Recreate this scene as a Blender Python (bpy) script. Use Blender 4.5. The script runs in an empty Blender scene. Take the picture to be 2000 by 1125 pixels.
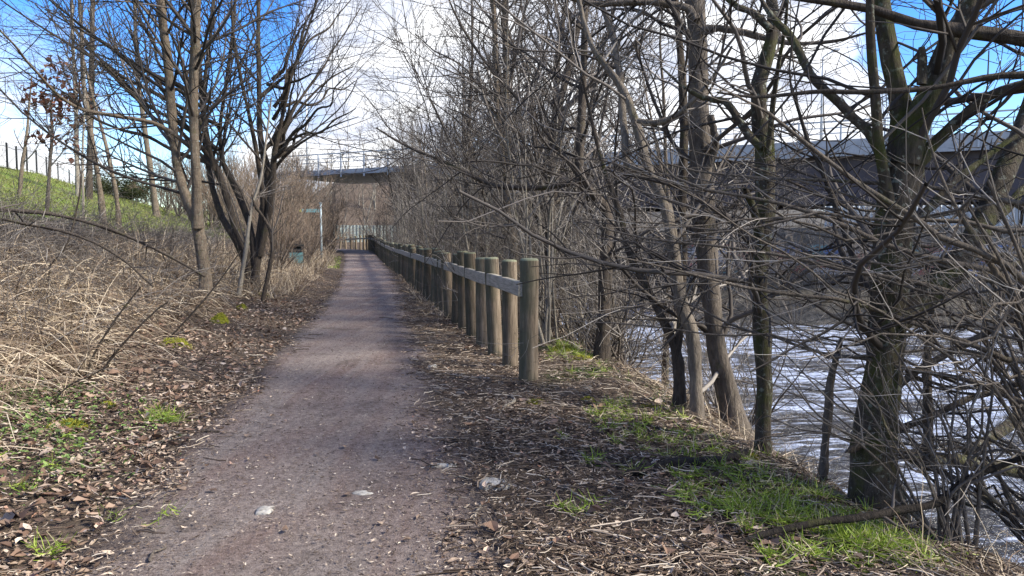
import bpy, math, random
import numpy as np
from mathutils import Vector
R_ = math.radians
SC = bpy.context.scene
COL = SC.collection

# ------------------------------------------------------------------ camera
CAMZ, F, PITCH = 1.5, 1500.0, math.atan(96.5 / 1500)
cam_d = bpy.data.cameras.new("camera"); cam = bpy.data.objects.new("camera", cam_d); COL.objects.link(cam)
cam.location = (0, 0, CAMZ); cam.rotation_euler = (math.pi / 2 - PITCH, 0, 0)
cam_d.sensor_width = 36; cam_d.lens = 27; cam_d.clip_start = .05; cam_d.clip_end = 2000
SC.camera = cam
# ------------------------------------------------------------------ exposure
vs = SC.view_settings
vs.view_transform = 'Standard'; vs.look = 'None'; vs.exposure = 1.8; vs.gamma = 1; vs.use_curve_mapping = False
SUN_AZ, SUN_EL = 106, 39          # degrees clockwise from the view direction, and above the horizon
SKY_STRENGTH, SUN_STRENGTH = .15, 2.75
# ------------------------------------------------------------------ pixel <-> world
cf, sf = math.cos(PITCH), math.sin(PITCH)
def ray(px, py):
    px = np.asarray(px, float); py = np.asarray(py, float)
    r = (px - 1000) / F; u = (562.5 - py) / F
    return np.stack([r, cf + u * sf, -sf + u * cf], -1)
def W(px, py, Y):
    d = ray(px, py); k = np.asarray(Y, float) / d[..., 1]
    return d * k[..., None] + np.array([0, 0, CAMZ])
def udir(px, py):
    d = ray(px, py); return d / np.linalg.norm(d)

# ------------------------------------------------------------------ sky and sun
def build_world():
    w = bpy.data.worlds.new("World"); SC.world = w; w.use_nodes = True
    nt = w.node_tree; N = nt.nodes; L = nt.links; N.clear()
    out = N.new('ShaderNodeOutputWorld'); bg = N.new('ShaderNodeBackground'); bg.inputs[1].default_value = SKY_STRENGTH
    sky = N.new('ShaderNodeTexSky'); sky.sky_type = 'NISHITA'; sky.sun_disc = False
    sky.sun_elevation = R_(SUN_EL); sky.sun_rotation = R_(SUN_AZ); sky.air_density = 1.0; sky.dust_density = .3; sky.ozone_density = 2.5
    hs = N.new('ShaderNodeHueSaturation'); hs.inputs['Hue'].default_value = .517; hs.inputs['Saturation'].default_value = 1.45; hs.inputs['Value'].default_value = .6
    L.new(sky.outputs[0], hs.inputs['Color'])
    tc = N.new('ShaderNodeTexCoord'); sep = N.new('ShaderNodeSeparateXYZ'); L.new(tc.outputs['Generated'], sep.inputs[0])
    def math_(op, a, b=None, c=None):
        m = N.new('ShaderNodeMath'); m.operation = op
        for i, v in enumerate((a, b, c)):
            if v is None: continue
            if isinstance(v, (int, float)): m.inputs[i].default_value = v
            else: L.new(v, m.inputs[i])
        return m.outputs[0]
    zc = math_('ADD', math_('MAXIMUM', sep.outputs[2], 0), .18)
    cx = math_('DIVIDE', sep.outputs[0], zc); cy = math_('DIVIDE', sep.outputs[1], zc)
    cmb = N.new('ShaderNodeCombineXYZ'); L.new(cx, cmb.inputs[0]); L.new(cy, cmb.inputs[1]); cmb.inputs[2].default_value = 3.7
    def noise(scale, detail, rough, dist=0.0):
        n = N.new('ShaderNodeTexNoise'); L.new(cmb.outputs[0], n.inputs['Vector'])
        n.inputs['Scale'].default_value = scale; n.inputs['Detail'].default_value = detail
        n.inputs['Roughness'].default_value = rough; n.inputs['Distortion'].default_value = dist
        return n.outputs[0]
    m = math_('MULTIPLY', noise(.8, 9, .6, .4), 1.25)
    blobs = [(800, 60, 13, .30), (40, 225, 11, .46), (640, 240, 9, .40), (1300, 150, 16, .34), (1520, 250, 14, .26), (470, 260, 7, .22),
             (200, 60, 13, -.42), (520, 90, 11, -.34), (1890, 120, 10, -.32), (560, 180, 6, -.22)]
    for px, py, deg, wt in blobs:
        d = udir(px, py)
        vm = N.new('ShaderNodeVectorMath'); vm.operation = 'DOT_PRODUCT'; L.new(tc.outputs['Generated'], vm.inputs[0]); vm.inputs[1].default_value = tuple(d)
        mr = N.new('ShaderNodeMapRange'); mr.interpolation_type = 'SMOOTHSTEP'; L.new(vm.outputs['Value'], mr.inputs[0])
        mr.inputs[1].default_value = math.cos(R_(deg)); mr.inputs[2].default_value = 1; mr.inputs[3].default_value = 0; mr.inputs[4].default_value = wt
        m = math_('ADD', m, mr.outputs[0])
    cm = N.new('ShaderNodeMapRange'); cm.interpolation_type = 'SMOOTHSTEP'; L.new(m, cm.inputs[0]); cm.inputs[1].default_value = .5; cm.inputs[2].default_value = .82
    grey = N.new('ShaderNodeValToRGB'); L.new(noise(2.2, 6, .6, .3), grey.inputs[0])
    grey.color_ramp.elements[0].position = .38; grey.color_ramp.elements[0].color = (1.55, 1.68, 2.05, 1)
    grey.color_ramp.elements[1].position = .58; grey.color_ramp.elements[1].color = (3.0, 3.03, 3.08, 1)
    mix = N.new('ShaderNodeMix'); mix.data_type = 'RGBA'
    L.new(cm.outputs[0], mix.inputs[0]); L.new(hs.outputs[0], mix.inputs[6]); L.new(grey.outputs[0], mix.inputs[7])
    L.new(mix.outputs[2], bg.inputs[0]); L.new(bg.outputs[0], out.inputs[0])
build_world()
sd = bpy.data.lights.new("sun", 'SUN'); sd.energy = SUN_STRENGTH; sd.angle = R_(12); sd.color = (1, .93, .82)
sun = bpy.data.objects.new("sun", sd); COL.objects.link(sun)
az, el = R_(SUN_AZ), R_(SUN_EL)
sdir = Vector((math.sin(az) * math.cos(el), math.cos(az) * math.cos(el), math.sin(el)))
sun.rotation_euler = sdir.to_track_quat('Z', 'Y').to_euler()

# ------------------------------------------------------------------ helpers
def tag(o, label=None, cat=None, group=None, kind=None):
    if label: o['label'] = label
    if cat: o['category'] = cat
    if group: o['group'] = group
    if kind: o['kind'] = kind
    return o
def empty(name, loc, label=None, cat=None, group=None, rz=0):
    o = bpy.data.objects.new(name, None); COL.objects.link(o); o.location = tuple(loc); o.rotation_euler = (0, 0, rz)
    return tag(o, label, cat, group)
def link(name, me, parent=None, loc=None):
    o = bpy.data.objects.new(name, me); COL.objects.link(o)
    if parent: o.parent = parent
    if loc is not None: o.location = tuple(loc)
    return o
def meshdata(name, V, Q, mat, smooth=True, attrs=None):
    V = np.ascontiguousarray(V, np.float32); me = bpy.data.meshes.new(name)
    if isinstance(Q, np.ndarray): Q = [Q]
    Q = [q for q in Q if len(q)]
    me.vertices.add(len(V)); me.vertices.foreach_set('co', V.ravel())
    loops = np.concatenate([q.ravel() for q in Q]).astype(np.int32)
    tot = np.concatenate([np.full(len(q), q.shape[1]) for q in Q]).astype(np.int32)
    st = np.concatenate([[0], np.cumsum(tot)[:-1]]).astype(np.int32)
    me.loops.add(len(loops)); me.loops.foreach_set('vertex_index', loops)
    me.polygons.add(len(tot)); me.polygons.foreach_set('loop_start', st); me.polygons.foreach_set('loop_total', tot)
    me.polygons.foreach_set('use_smooth', np.full(len(tot), smooth))
    if attrs:
        for k, a in attrs.items():
            at = me.attributes.new(k, 'FLOAT', 'POINT'); at.data.foreach_set('value', np.ascontiguousarray(a, np.float32))
    me.update(calc_edges=True); me.materials.append(mat)
    return me
def norm(v): return v / np.maximum(np.linalg.norm(v, axis=-1, keepdims=True), 1e-9)
def tube_arrays(P, R, S):
    """P (N,K,3), R (N,K): N tubes of S sides."""
    N, K = P.shape[:2]
    T = np.empty_like(P); T[:, 1:-1] = P[:, 2:] - P[:, :-2]; T[:, 0] = P[:, 1] - P[:, 0]; T[:, -1] = P[:, -1] - P[:, -2]; T = norm(T)
    md = np.abs(norm(P[:, -1] - P[:, 0])); a = np.eye(3)[np.argmin(md, 1)][:, None, :]
    n1 = norm(np.cross(T, np.broadcast_to(a, T.shape))); n2 = np.cross(T, n1)
    th = np.arange(S) * 2 * math.pi / S
    V = P[:, :, None, :] + R[:, :, None, None] * (n1[:, :, None, :] * np.cos(th)[None, None, :, None] + n2[:, :, None, :] * np.sin(th)[None, None, :, None])
    base = (np.arange(N) * K * S)[:, None, None] + (np.arange(K - 1) * S)[None, :, None]
    j = np.arange(S); j2 = (j + 1) % S
    Q = np.stack([base + j, base + j2, base + S + j2, base + S + j], -1)
    return V.reshape(-1, 3), Q.reshape(-1, 4)
class MB:
    def __init__(s): s.V = []; s.Q = []; s.n = 0
    def add(s, V, *Qs):
        for q in Qs: s.Q.append(np.asarray(q) + s.n)
        s.V.append(np.asarray(V, float)); s.n += len(V); return s
    def tubes(s, P, R, S):
        if len(P): s.add(*tube_arrays(np.asarray(P, float), np.asarray(R, float), S))
        return s
    def tube(s, pts, r, S=8):
        pts = np.asarray(pts, float); r = np.broadcast_to(np.asarray(r, float), (len(pts),))
        pts = np.concatenate([pts[:1], pts, pts[-1:]]); e = norm(pts[-2] - pts[-3]) * 1e-3; pts[-1] += e; pts[0] -= norm(pts[2] - pts[1]) * 1e-3
        r = np.concatenate([[1e-4], r, [1e-4]]); return s.tubes(pts[None], r[None], S)
    def box(s, lo, hi):
        (a, b, c), (d, e, f) = lo, hi
        V = [(a, b, c), (d, b, c), (d, e, c), (a, e, c), (a, b, f), (d, b, f), (d, e, f), (a, e, f)]
        return s.add(V, np.array([(0, 3, 2, 1), (4, 5, 6, 7), (0, 1, 5, 4), (1, 2, 6, 5), (2, 3, 7, 6), (3, 0, 4, 7)]))
    def build(s, name, mat, parent=None, smooth=True, org=None, loc=None):
        V = np.concatenate(s.V)
        if org is not None: V = V - np.asarray(org)
        return link(name, meshdata(name, V, s.Q, mat, smooth), parent, loc)
def catmull(pts, n):
    """resample points (m,d) to n along a Catmull-Rom curve"""
    p = np.asarray(pts, float); m = len(p)
    seg = np.linalg.norm(np.diff(p[:, :3], axis=0), axis=1); s = np.concatenate([[0], np.cumsum(seg)]); s /= s[-1]
    t = np.linspace(0, 1, n); i = np.clip(np.searchsorted(s, t, 'right') - 1, 0, m - 2); u = ((t - s[i]) / np.maximum(s[i + 1] - s[i], 1e-9))[:, None]
    P = np.concatenate([[2 * p[0] - p[1]], p, [2 * p[-1] - p[-2]]])
    a, b, c, d = P[i], P[i + 1], P[i + 2], P[i + 3]
    return .5 * (2 * b + (c - a) * u + (2 * a - 5 * b + 4 * c - d) * u ** 2 + (3 * b - a - 3 * c + d) * u ** 3)

# smooth value noise for geometry
_rs = np.random.RandomState(7); _g = _rs.rand(64, 64)
def vnoise(x, y):
    x = np.asarray(x, float); y = np.asarray(y, float); i = np.floor(x).astype(int); j = np.floor(y).astype(int); u = x - i; v = y - j
    u = u * u * (3 - 2 * u); v = v * v * (3 - 2 * v); g = lambda a, b: _g[a % 64, b % 64]
    return (g(i, j) * (1 - u) + g(i + 1, j) * u) * (1 - v) + (g(i, j + 1) * (1 - u) + g(i + 1, j + 1) * u) * v - .5
def fbm(x, y, o=3): return sum(vnoise(x * 2 ** k + 11 * k, y * 2 ** k + 5 * k) / 2 ** k for k in range(o))
def sst(a, b, x): t = np.clip((x - a) / (b - a), 0, 1); return t * t * (3 - 2 * t)

# ------------------------------------------------------------------ materials
class Mat:
    def __init__(s, name, rough=.8, spec=.3):
        s.m = bpy.data.materials.new(name); s.m.use_nodes = True; s.t = s.m.node_tree; s.N = s.t.nodes
        s.b = s.N['Principled BSDF']; s.b.inputs['Roughness'].default_value = rough; s.b.inputs['Specular IOR Level'].default_value = spec
    def new(s, typ, **kw):
        n = s.N.new('ShaderNode' + typ)
        for k, v in kw.items(): setattr(n, k, v)
        return n
    def ln(s, a, b): s.t.links.new(a, b)
    def coord(s, scale=(1, 1, 1), kind='Object'):
        tc = s.new('TexCoord'); mp = s.new('Mapping'); mp.inputs['Scale'].default_value = scale; s.ln(tc.outputs[kind], mp.inputs[0]); return mp.outputs[0]
    def noise(s, vec, scale, detail=4, rough=.6, dist=0):
        n = s.new('TexNoise'); s.ln(vec, n.inputs['Vector']); n.inputs['Scale'].default_value = scale; n.inputs['Detail'].default_value = detail
        n.inputs['Roughness'].default_value = rough; n.inputs['Distortion'].default_value = dist; return n.outputs[0]
    def ramp(s, fac, stops, interp='LINEAR'):
        r = s.new('ValToRGB'); s.ln(fac, r.inputs[0]); cr = r.color_ramp; cr.interpolation = interp
        while len(cr.elements) < len(stops): cr.elements.new(.5)
        for e, (p, c) in zip(cr.elements, stops): e.position = p; e.color = (c + (1,)) if isinstance(c, tuple) else (c, c, c, 1)
        return r.outputs[0]
    def mix(s, fac, a, b, blend='MIX'):
        m = s.new('Mix', data_type='RGBA', blend_type=blend)
        for i, v in ((0, fac), (6, a), (7, b)):
            if isinstance(v, (int, float)): m.inputs[i].default_value = v
            elif isinstance(v, tuple): m.inputs[i].default_value = v + (1,)
            else: s.ln(v, m.inputs[i])
        return m.outputs[2]
    def math(s, op, a, b=None):
        m = s.new('Math', operation=op)
        for i, v in enumerate((a, b)):
            if v is None: continue
            if isinstance(v, (int, float)): m.inputs[i].default_value = v
            else: s.ln(v, m.inputs[i])
        return m.outputs[0]
    def col(s, c):
        if isinstance(c, tuple): s.b.inputs['Base Color'].default_value = c + (1,)
        else: s.ln(c, s.b.inputs['Base Color'])
        return s
    def bump(s, h, strength=.5, dist=.02):
        b = s.new('Bump'); b.inputs['Strength'].default_value = strength; b.inputs['Distance'].default_value = dist; s.ln(h, b.inputs['Height']); s.ln(b.outputs[0], s.b.inputs['Normal']); return s
    def attr(s, name): a = s.new('Attribute', attribute_name=name); return a.outputs['Fac']
    def island(s): return s.new('NewGeometry').outputs['Random Per Island']
def bark(name, c1, c2, moss=0.0, mosscol=(.065, .066, .018), rings=False, lichen=.0):
    m = Mat(name, .88, .2); v = m.coord((1, 1, .24)); v0 = m.coord()
    n = m.noise(v, 38, 6, .68); c = m.ramp(n, [(.3, c1), (.7, c2)])
    big = m.noise(v0, 2.6, 4, .6); c = m.mix(m.ramp(big, [(.35, 0.0), (.7, .55)]), c, tuple(x * .55 for x in c1))
    h = n
    if rings:
        vr = m.coord((1.5, 1.5, 14)); rn = m.noise(vr, 2.2, 3, .6); c = m.mix(m.ramp(rn, [(.57, 0.0), (.66, .55)]), c, tuple(x * .5 for x in c1))
    if lichen:
        ln = m.noise(v0, 21, 4, .6); c = m.mix(m.ramp(ln, [(.58, 0.0), (.64, lichen)]), c, (.26, .28, .22))
    if moss:
        mn = m.noise(v0, 3.3, 5, .7); mf = m.ramp(mn, [(.62 - .22 * moss, 0.0), (.78 - .22 * moss, .92)])
        fine = m.noise(v0, 60, 4, .7); mc = m.mix(fine, tuple(x * .55 for x in mosscol), tuple(x * 1.7 for x in mosscol)); c = m.mix(mf, c, mc)
    m.col(c).bump(h, 1.0, .03); return m.m
def isl(name, stops, rough=.8, spec=.2, transl=0):
    m = Mat(name, rough, spec); c = m.ramp(m.island(), stops); m.col(c)
    if transl:
        tr = m.new('BsdfTranslucent'); m.ln(c, tr.inputs[0]); mx = m.new('MixShader'); mx.inputs[0].default_value = transl
        out = m.N['Material Output']; m.ln(m.b.outputs[0], mx.inputs[1]); m.ln(tr.outputs[0], mx.inputs[2]); m.ln(mx.outputs[0], out.inputs[0])
    return m.m
def plain(name, c1, c2, scale=6, rough=.7, bump=.2, spec=.3, metal=0):
    m = Mat(name, rough, spec); v = m.coord(); n = m.noise(v, scale, 6, .65); m.col(m.ramp(n, [(.3, c1), (.7, c2)])).bump(n, bump, .01); m.b.inputs['Metallic'].default_value = metal; return m.m
M = {}
M['grey_bark'] = bark('grey_bark', (.10, .078, .055), (.235, .185, .135), .25, rings=True, lichen=.35)
M['dark_bark'] = bark('dark_bark', (.035, .028, .022), (.115, .092, .07), .2)
M['mossy_bark'] = bark('mossy_bark', (.036, .03, .022), (.12, .098, .072), .66, mosscol=(.054, .06, .014), lichen=.6)
M['brown_bark'] = bark('brown_bark', (.07, .058, .047), (.21, .175, .138), .15)
M['pale_bark'] = bark('pale_bark', (.19, .165, .13), (.37, .33, .27), .1, lichen=.4)
M['snag_wood'] = bark('snag_wood', (.11, .09, .07), (.28, .24, .19), .1)
M['darkest_bark'] = bark('darkest_bark', (.014, .012, .01), (.055, .043, .033), .1)  # a deeper tone than dark_bark, for two fallen branches
M['twig'] = isl('twig', [(0, (.05, .042, .036)), (.5, (.105, .09, .077)), (.85, (.20, .176, .152)), (1, (.32, .29, .25))])
M['dark_twig'] = isl('dark_twig', [(0, (.03, .026, .023)), (.6, (.06, .051, .044)), (1, (.12, .104, .09))])
M['orange_twig'] = isl('orange_twig', [(0, (.095, .068, .05)), (.5, (.19, .14, .10)), (1, (.30, .235, .17))])
M['pale_twig'] = isl('pale_twig', [(0, (.07, .06, .05)), (.4, (.145, .126, .106)), (.75, (.275, .245, .21)), (1, (.43, .39, .335))])
M['far_twig'] = isl('far_twig', [(0, (.10, .083, .07)), (.5, (.165, .14, .115)), (1, (.24, .205, .165))])

# ------------------------------------------------------------------ the lie of the land
def pc(Y): return -.55 - .15 * Y - .0007 * Y * Y - .03 * np.clip(Y - 62, 0, 18) ** 2
def pz(Y): return .55 * sst(32, 72, Y)
WATER = -1.85
def farg(X, Y): return np.minimum(Y - (30.5 - .28 * (X - 9)), X - (6 - .13 * (Y - 38)))
def zt(X, Y):
    X = np.asarray(X, float); Y = np.asarray(Y, float)
    Yc = np.clip(Y, -8, 118); u = X - pc(Yc) + .22 * fbm(X * .5 + 9, Y * .6) + .1 * fbm(X * 2 + 5, Y * 2.2)
    base = pz(Y)
    l = -u
    crest = np.interp(Y, [0, 13, 20, 30, 45, 70], [1.6, 1.6, 1.5, 1.3, .9, .6]) + .25 * fbm(X * .3, Y * .3)
    zl = .16 * sst(.95, 2.4, l) + (crest - .16) * np.clip((l - 2.4) / 3.6, 0, 1) ** .9
    slope = np.interp(Y, [0, 40, 55, 80], [.2, .26, .275, .30])
    zl = zl + slope * np.clip(l - 6.3, 0, 21) + .01 * np.clip(l - 27, 0, 60)
    zl = zl + .06 * sst(1.2, 3, l) * fbm(X * 1.4, Y * 1.4)
    zr = -.05 * sst(1, 3, u) - np.interp(u, [3.0, 3.5, 4.25, 5.4, 6.2, 9], [0, .12, .62, 1.65, 2.3, 2.6]) + .05 * sst(1.2, 2.5, u) * fbm(X * 1.6 + 3, Y * 1.6)
    zr = zr * (1 - sst(80, 87, Y) * sst(6, 2, X))
    z = base + np.where(u < 0, zl, zr)
    g = farg(X, Y) + .5 * fbm(X * .5, Y * .5)
    zf = np.interp(g, [-3, 0, 2.8, 3.6, 3.9, 30], [-2.6, -1.95, -.7, -.4, 1.9, 3.0])
    z = np.where((g > -3) & (u > 5), np.maximum(z, zf), z)
    # wooded hillside far behind
    hill = 12 * sst(88, 140, Y + .25 * np.abs(X + 12)) * sst(60, 12, X) * sst(-44, -26, X)
    return z + hill + .02 * fbm(X * 3, Y * 3) * sst(.9, 1.2, np.abs(u))
def ground_at(px, py):
    d = ray(px, py); k = np.concatenate([np.linspace(1.5, 20, 1500), np.linspace(20, 160, 3000)])
    p = d[None] * k[:, None] + np.array([0, 0, CAMZ]); hit = np.nonzero(p[:, 2] < zt(p[:, 0], p[:, 1]))[0]
    return p[hit[0]] if len(hit) else p[-1]
def onz(X, Y): return np.array([X, Y, float(zt(X, Y))])

# ground: one sheet, fine close by and coarse far away
def build_ground():
    ys = np.concatenate([np.arange(-10, 1.5, .6), np.arange(1.5, 9, .07), np.arange(9, 22, .16), np.arange(22, 70, .5), np.arange(70, 200, 3), np.geomspace(200, 900, 14)])
    us = np.concatenate([-np.geomspace(60, 600, 9)[::-1], np.arange(-58, -12, 2), np.arange(-12, -5, .3), np.arange(-5, -.8, .09), np.arange(-.8, .85, .11), np.arange(.85, 4.8, .09), np.arange(4.8, 12, .35), np.arange(12, 60, 1.2), np.geomspace(62, 600, 9)])
    U, Yg = np.meshgrid(us, ys); X = U + pc(np.clip(Yg, -8, 118)); Z = zt(X, Yg)
    Z = Z - .035 * sst(1.3, .6, np.abs(U)) * (Yg < 118)        # the bed under the path sheet
    V = np.stack([X, Yg, Z], -1).reshape(-1, 3); ny, nu = X.shape
    i = np.arange(ny - 1)[:, None] * nu + np.arange(nu - 1)[None]; Q = np.stack([i, i + 1, i + nu + 1, i + nu], -1).reshape(-1, 4)
    meadow = sst(-5.9, -7.2, U + .8 * fbm(X * .4, Yg * .4)) * (X < 5)
    verge = sst(1.9, 2.6, U) * sst(4.0, 3.2, U) * sst(.02, .16, fbm(X * .9 + 4, Yg * .9)) * (Yg < 14)
    far = np.where((farg(X, Yg) > -1) & (U > 5), 1., 0.)
    m = Mat('earth', .95, .15); v = m.coord(); n = m.noise(v, 9, 8, .7); n2 = m.noise(v, 70, 4, .7); n3 = m.noise(v, 1.1, 4, .6)
    soil = m.ramp(n, [(.3, (.03, .023, .018)), (.5, (.075, .057, .043)), (.72, (.17, .13, .095))])
    soil = m.mix(m.ramp(n2, [(.4, 0.0), (.75, .7)]), soil, (.17, .13, .095))
    grass = m.ramp(m.noise(v, 3.2, 7, .7), [(.3, (.05, .045, .02)), (.5, (.125, .145, .04)), (.7, (.24, .20, .085))])
    grass = m.mix(m.ramp(n3, [(.46, 0.0), (.62, .8)]), grass, (.15, .22, .035))
    stone = m.ramp(m.noise(v, 4, 6, .7), [(.3, (.03, .03, .028)), (.7, (.17, .155, .13))])
    c = m.mix(m.attr('meadow'), soil, grass); c = m.mix(m.attr('verge'), c, (.05, .075, .016)); c = m.mix(m.attr('far'), c, stone)
    m.col(c).bump(m.math('ADD', n, n2), .8, .04)
    o = link('ground', meshdata('ground', V, Q, m.m, True, dict(meadow=meadow.ravel(), verge=verge.ravel(), far=far.ravel()))); tag(o, kind='structure')
build_ground()
def build_path():
    ys = np.concatenate([np.arange(-6, 1.5, .3), np.arange(1.5, 12, .06), np.arange(12, 30, .15), np.arange(30, 100, .5)]); n = 41
    hw = np.interp(ys, [0, 6, 17, 36], [1.2, 1.08, 1.0, 1.25]); c = pc(np.minimum(ys, 118))
    s = np.linspace(-1, 1, n)
    eL = hw + .22 * fbm(ys * 1.3, ys * 0 + 2, 4); eR = hw + .3 * fbm(ys * 1.1, ys * 0 + 9, 4) + .16 * sst(7, 3, ys)
    X = c[:, None] + np.where(s < 0, s * eL[:, None], s * eR[:, None]); Y = np.repeat(ys[:, None], n, 1)
    Z = pz(Y) + .014 - .05 * np.abs(s) ** 8 + .012 * fbm(X * 2.2, Y * 1.6) + .004 * fbm(X * 14, Y * 14)
    V = np.stack([X, Y, Z], -1).reshape(-1, 3); i = np.arange(len(ys) - 1)[:, None] * n + np.arange(n - 1)[None]; Q = np.stack([i, i + 1, i + n + 1, i + n], -1).reshape(-1, 4)
    m = Mat('trodden_grit', .93, .2); v = m.coord(); fine = m.noise(v, 115, 4, .75); mid = m.noise(v, 26, 6, .75); big = m.noise(m.coord((1.5, .28, 1)), 1.3, 6, .65, .8)
    st = m.noise(m.coord((.5, 2.2, 1)), 6, 6, .7)
    grey = m.ramp(mid, [(.3, (.105, .083, .071)), (.5, (.26, .215, .19)), (.72, (.43, .368, .328))])
    red = m.ramp(mid, [(.3, (.075, .048, .042)), (.5, (.22, .15, .126)), (.72, (.36, .265, .225))])
    c = m.mix(m.ramp(big, [(.34, .15), (.60, 1.0)]), red, grey)
    c = m.mix(m.ramp(fine, [(.34, .9), (.48, 0.0)]), c, (.04, .028, .025)); c = m.mix(m.ramp(fine, [(.56, 0.0), (.68, .7)]), c, (.46, .39, .35))
    c = m.mix(m.ramp(st, [(.6, 0.0), (.76, .5)]), c, (.06, .044, .038))
    dp = m.noise(v, .9, 5, .7, .5); c = m.mix(m.ramp(dp, [(.55, 0.0), (.68, .6)]), c, (.06, .045, .038)); lane = m.noise(m.coord((7, .22, 1)), 1, 4, .6); c = m.mix(m.ramp(lane, [(.5, 0.0), (.7, .35)]), c, (.33, .29, .262))
    edge = m.attr('edge'); en = m.math('ADD', edge, m.math('MULTIPLY', m.math('SUBTRACT', mid, .5), .5))
    c = m.mix(m.ramp(en, [(.72, 0.0), (1.0, .9)]), c, (.022, .017, .015))
    m.col(c).bump(m.math('ADD', m.math('MULTIPLY', fine, .9), mid), 1.0, .03)
    tag(link('path', meshdata('path', V, Q, m.m, True, dict(edge=np.repeat(np.abs(s)[None], len(ys), 0).ravel()))), kind='structure')
build_path()
def build_river():
    ys = np.concatenate([np.arange(-10, 5, 1), np.arange(5, 32, .08), np.arange(32, 130, .8)]); us = np.concatenate([np.arange(4.3, 24, .16), np.arange(24, 60, 1.5)])
    U, Y = np.meshgrid(us, ys); X = U + pc(np.minimum(Y, 118))
    Z = WATER + .09 * fbm(X * .55, Y * 1.5, 4) + .03 * fbm(X * 2.2 + 4, Y * 4.2, 2)
    V = np.stack([X, Y, Z], -1).reshape(-1, 3); n = len(us); i = np.arange(len(ys) - 1)[:, None] * n + np.arange(n - 1)[None]; Q = np.stack([i, i + 1, i + n + 1, i + n], -1).reshape(-1, 4)
    m = Mat('river_water', .06, .5); m.b.inputs['IOR'].default_value = 1.33; m.col((.05, .047, .043))
    a = m.noise(m.coord((.8, 2.4, 1)), 2.4, 5, .62, .6); b = m.noise(m.coord((1, 2.2, 1)), 9, 3, .6)
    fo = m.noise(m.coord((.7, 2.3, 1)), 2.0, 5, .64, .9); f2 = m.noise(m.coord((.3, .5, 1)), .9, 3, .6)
    ff = m.ramp(m.math('ADD', fo, m.math('MULTIPLY', m.math('SUBTRACT', f2, .5), .7)), [(.47, 0.0), (.63, .9)]); m.col(m.mix(ff, (.05, .047, .043), (.50, .57, .72)))  # foam streaks, tinted pale blue as sky reflection painted into the colour
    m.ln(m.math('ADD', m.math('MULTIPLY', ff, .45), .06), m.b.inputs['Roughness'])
    m.bump(m.math('ADD', a, m.math('MULTIPLY', b, .35)), 1.0, .22)
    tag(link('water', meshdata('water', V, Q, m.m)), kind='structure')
build_river()

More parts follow.
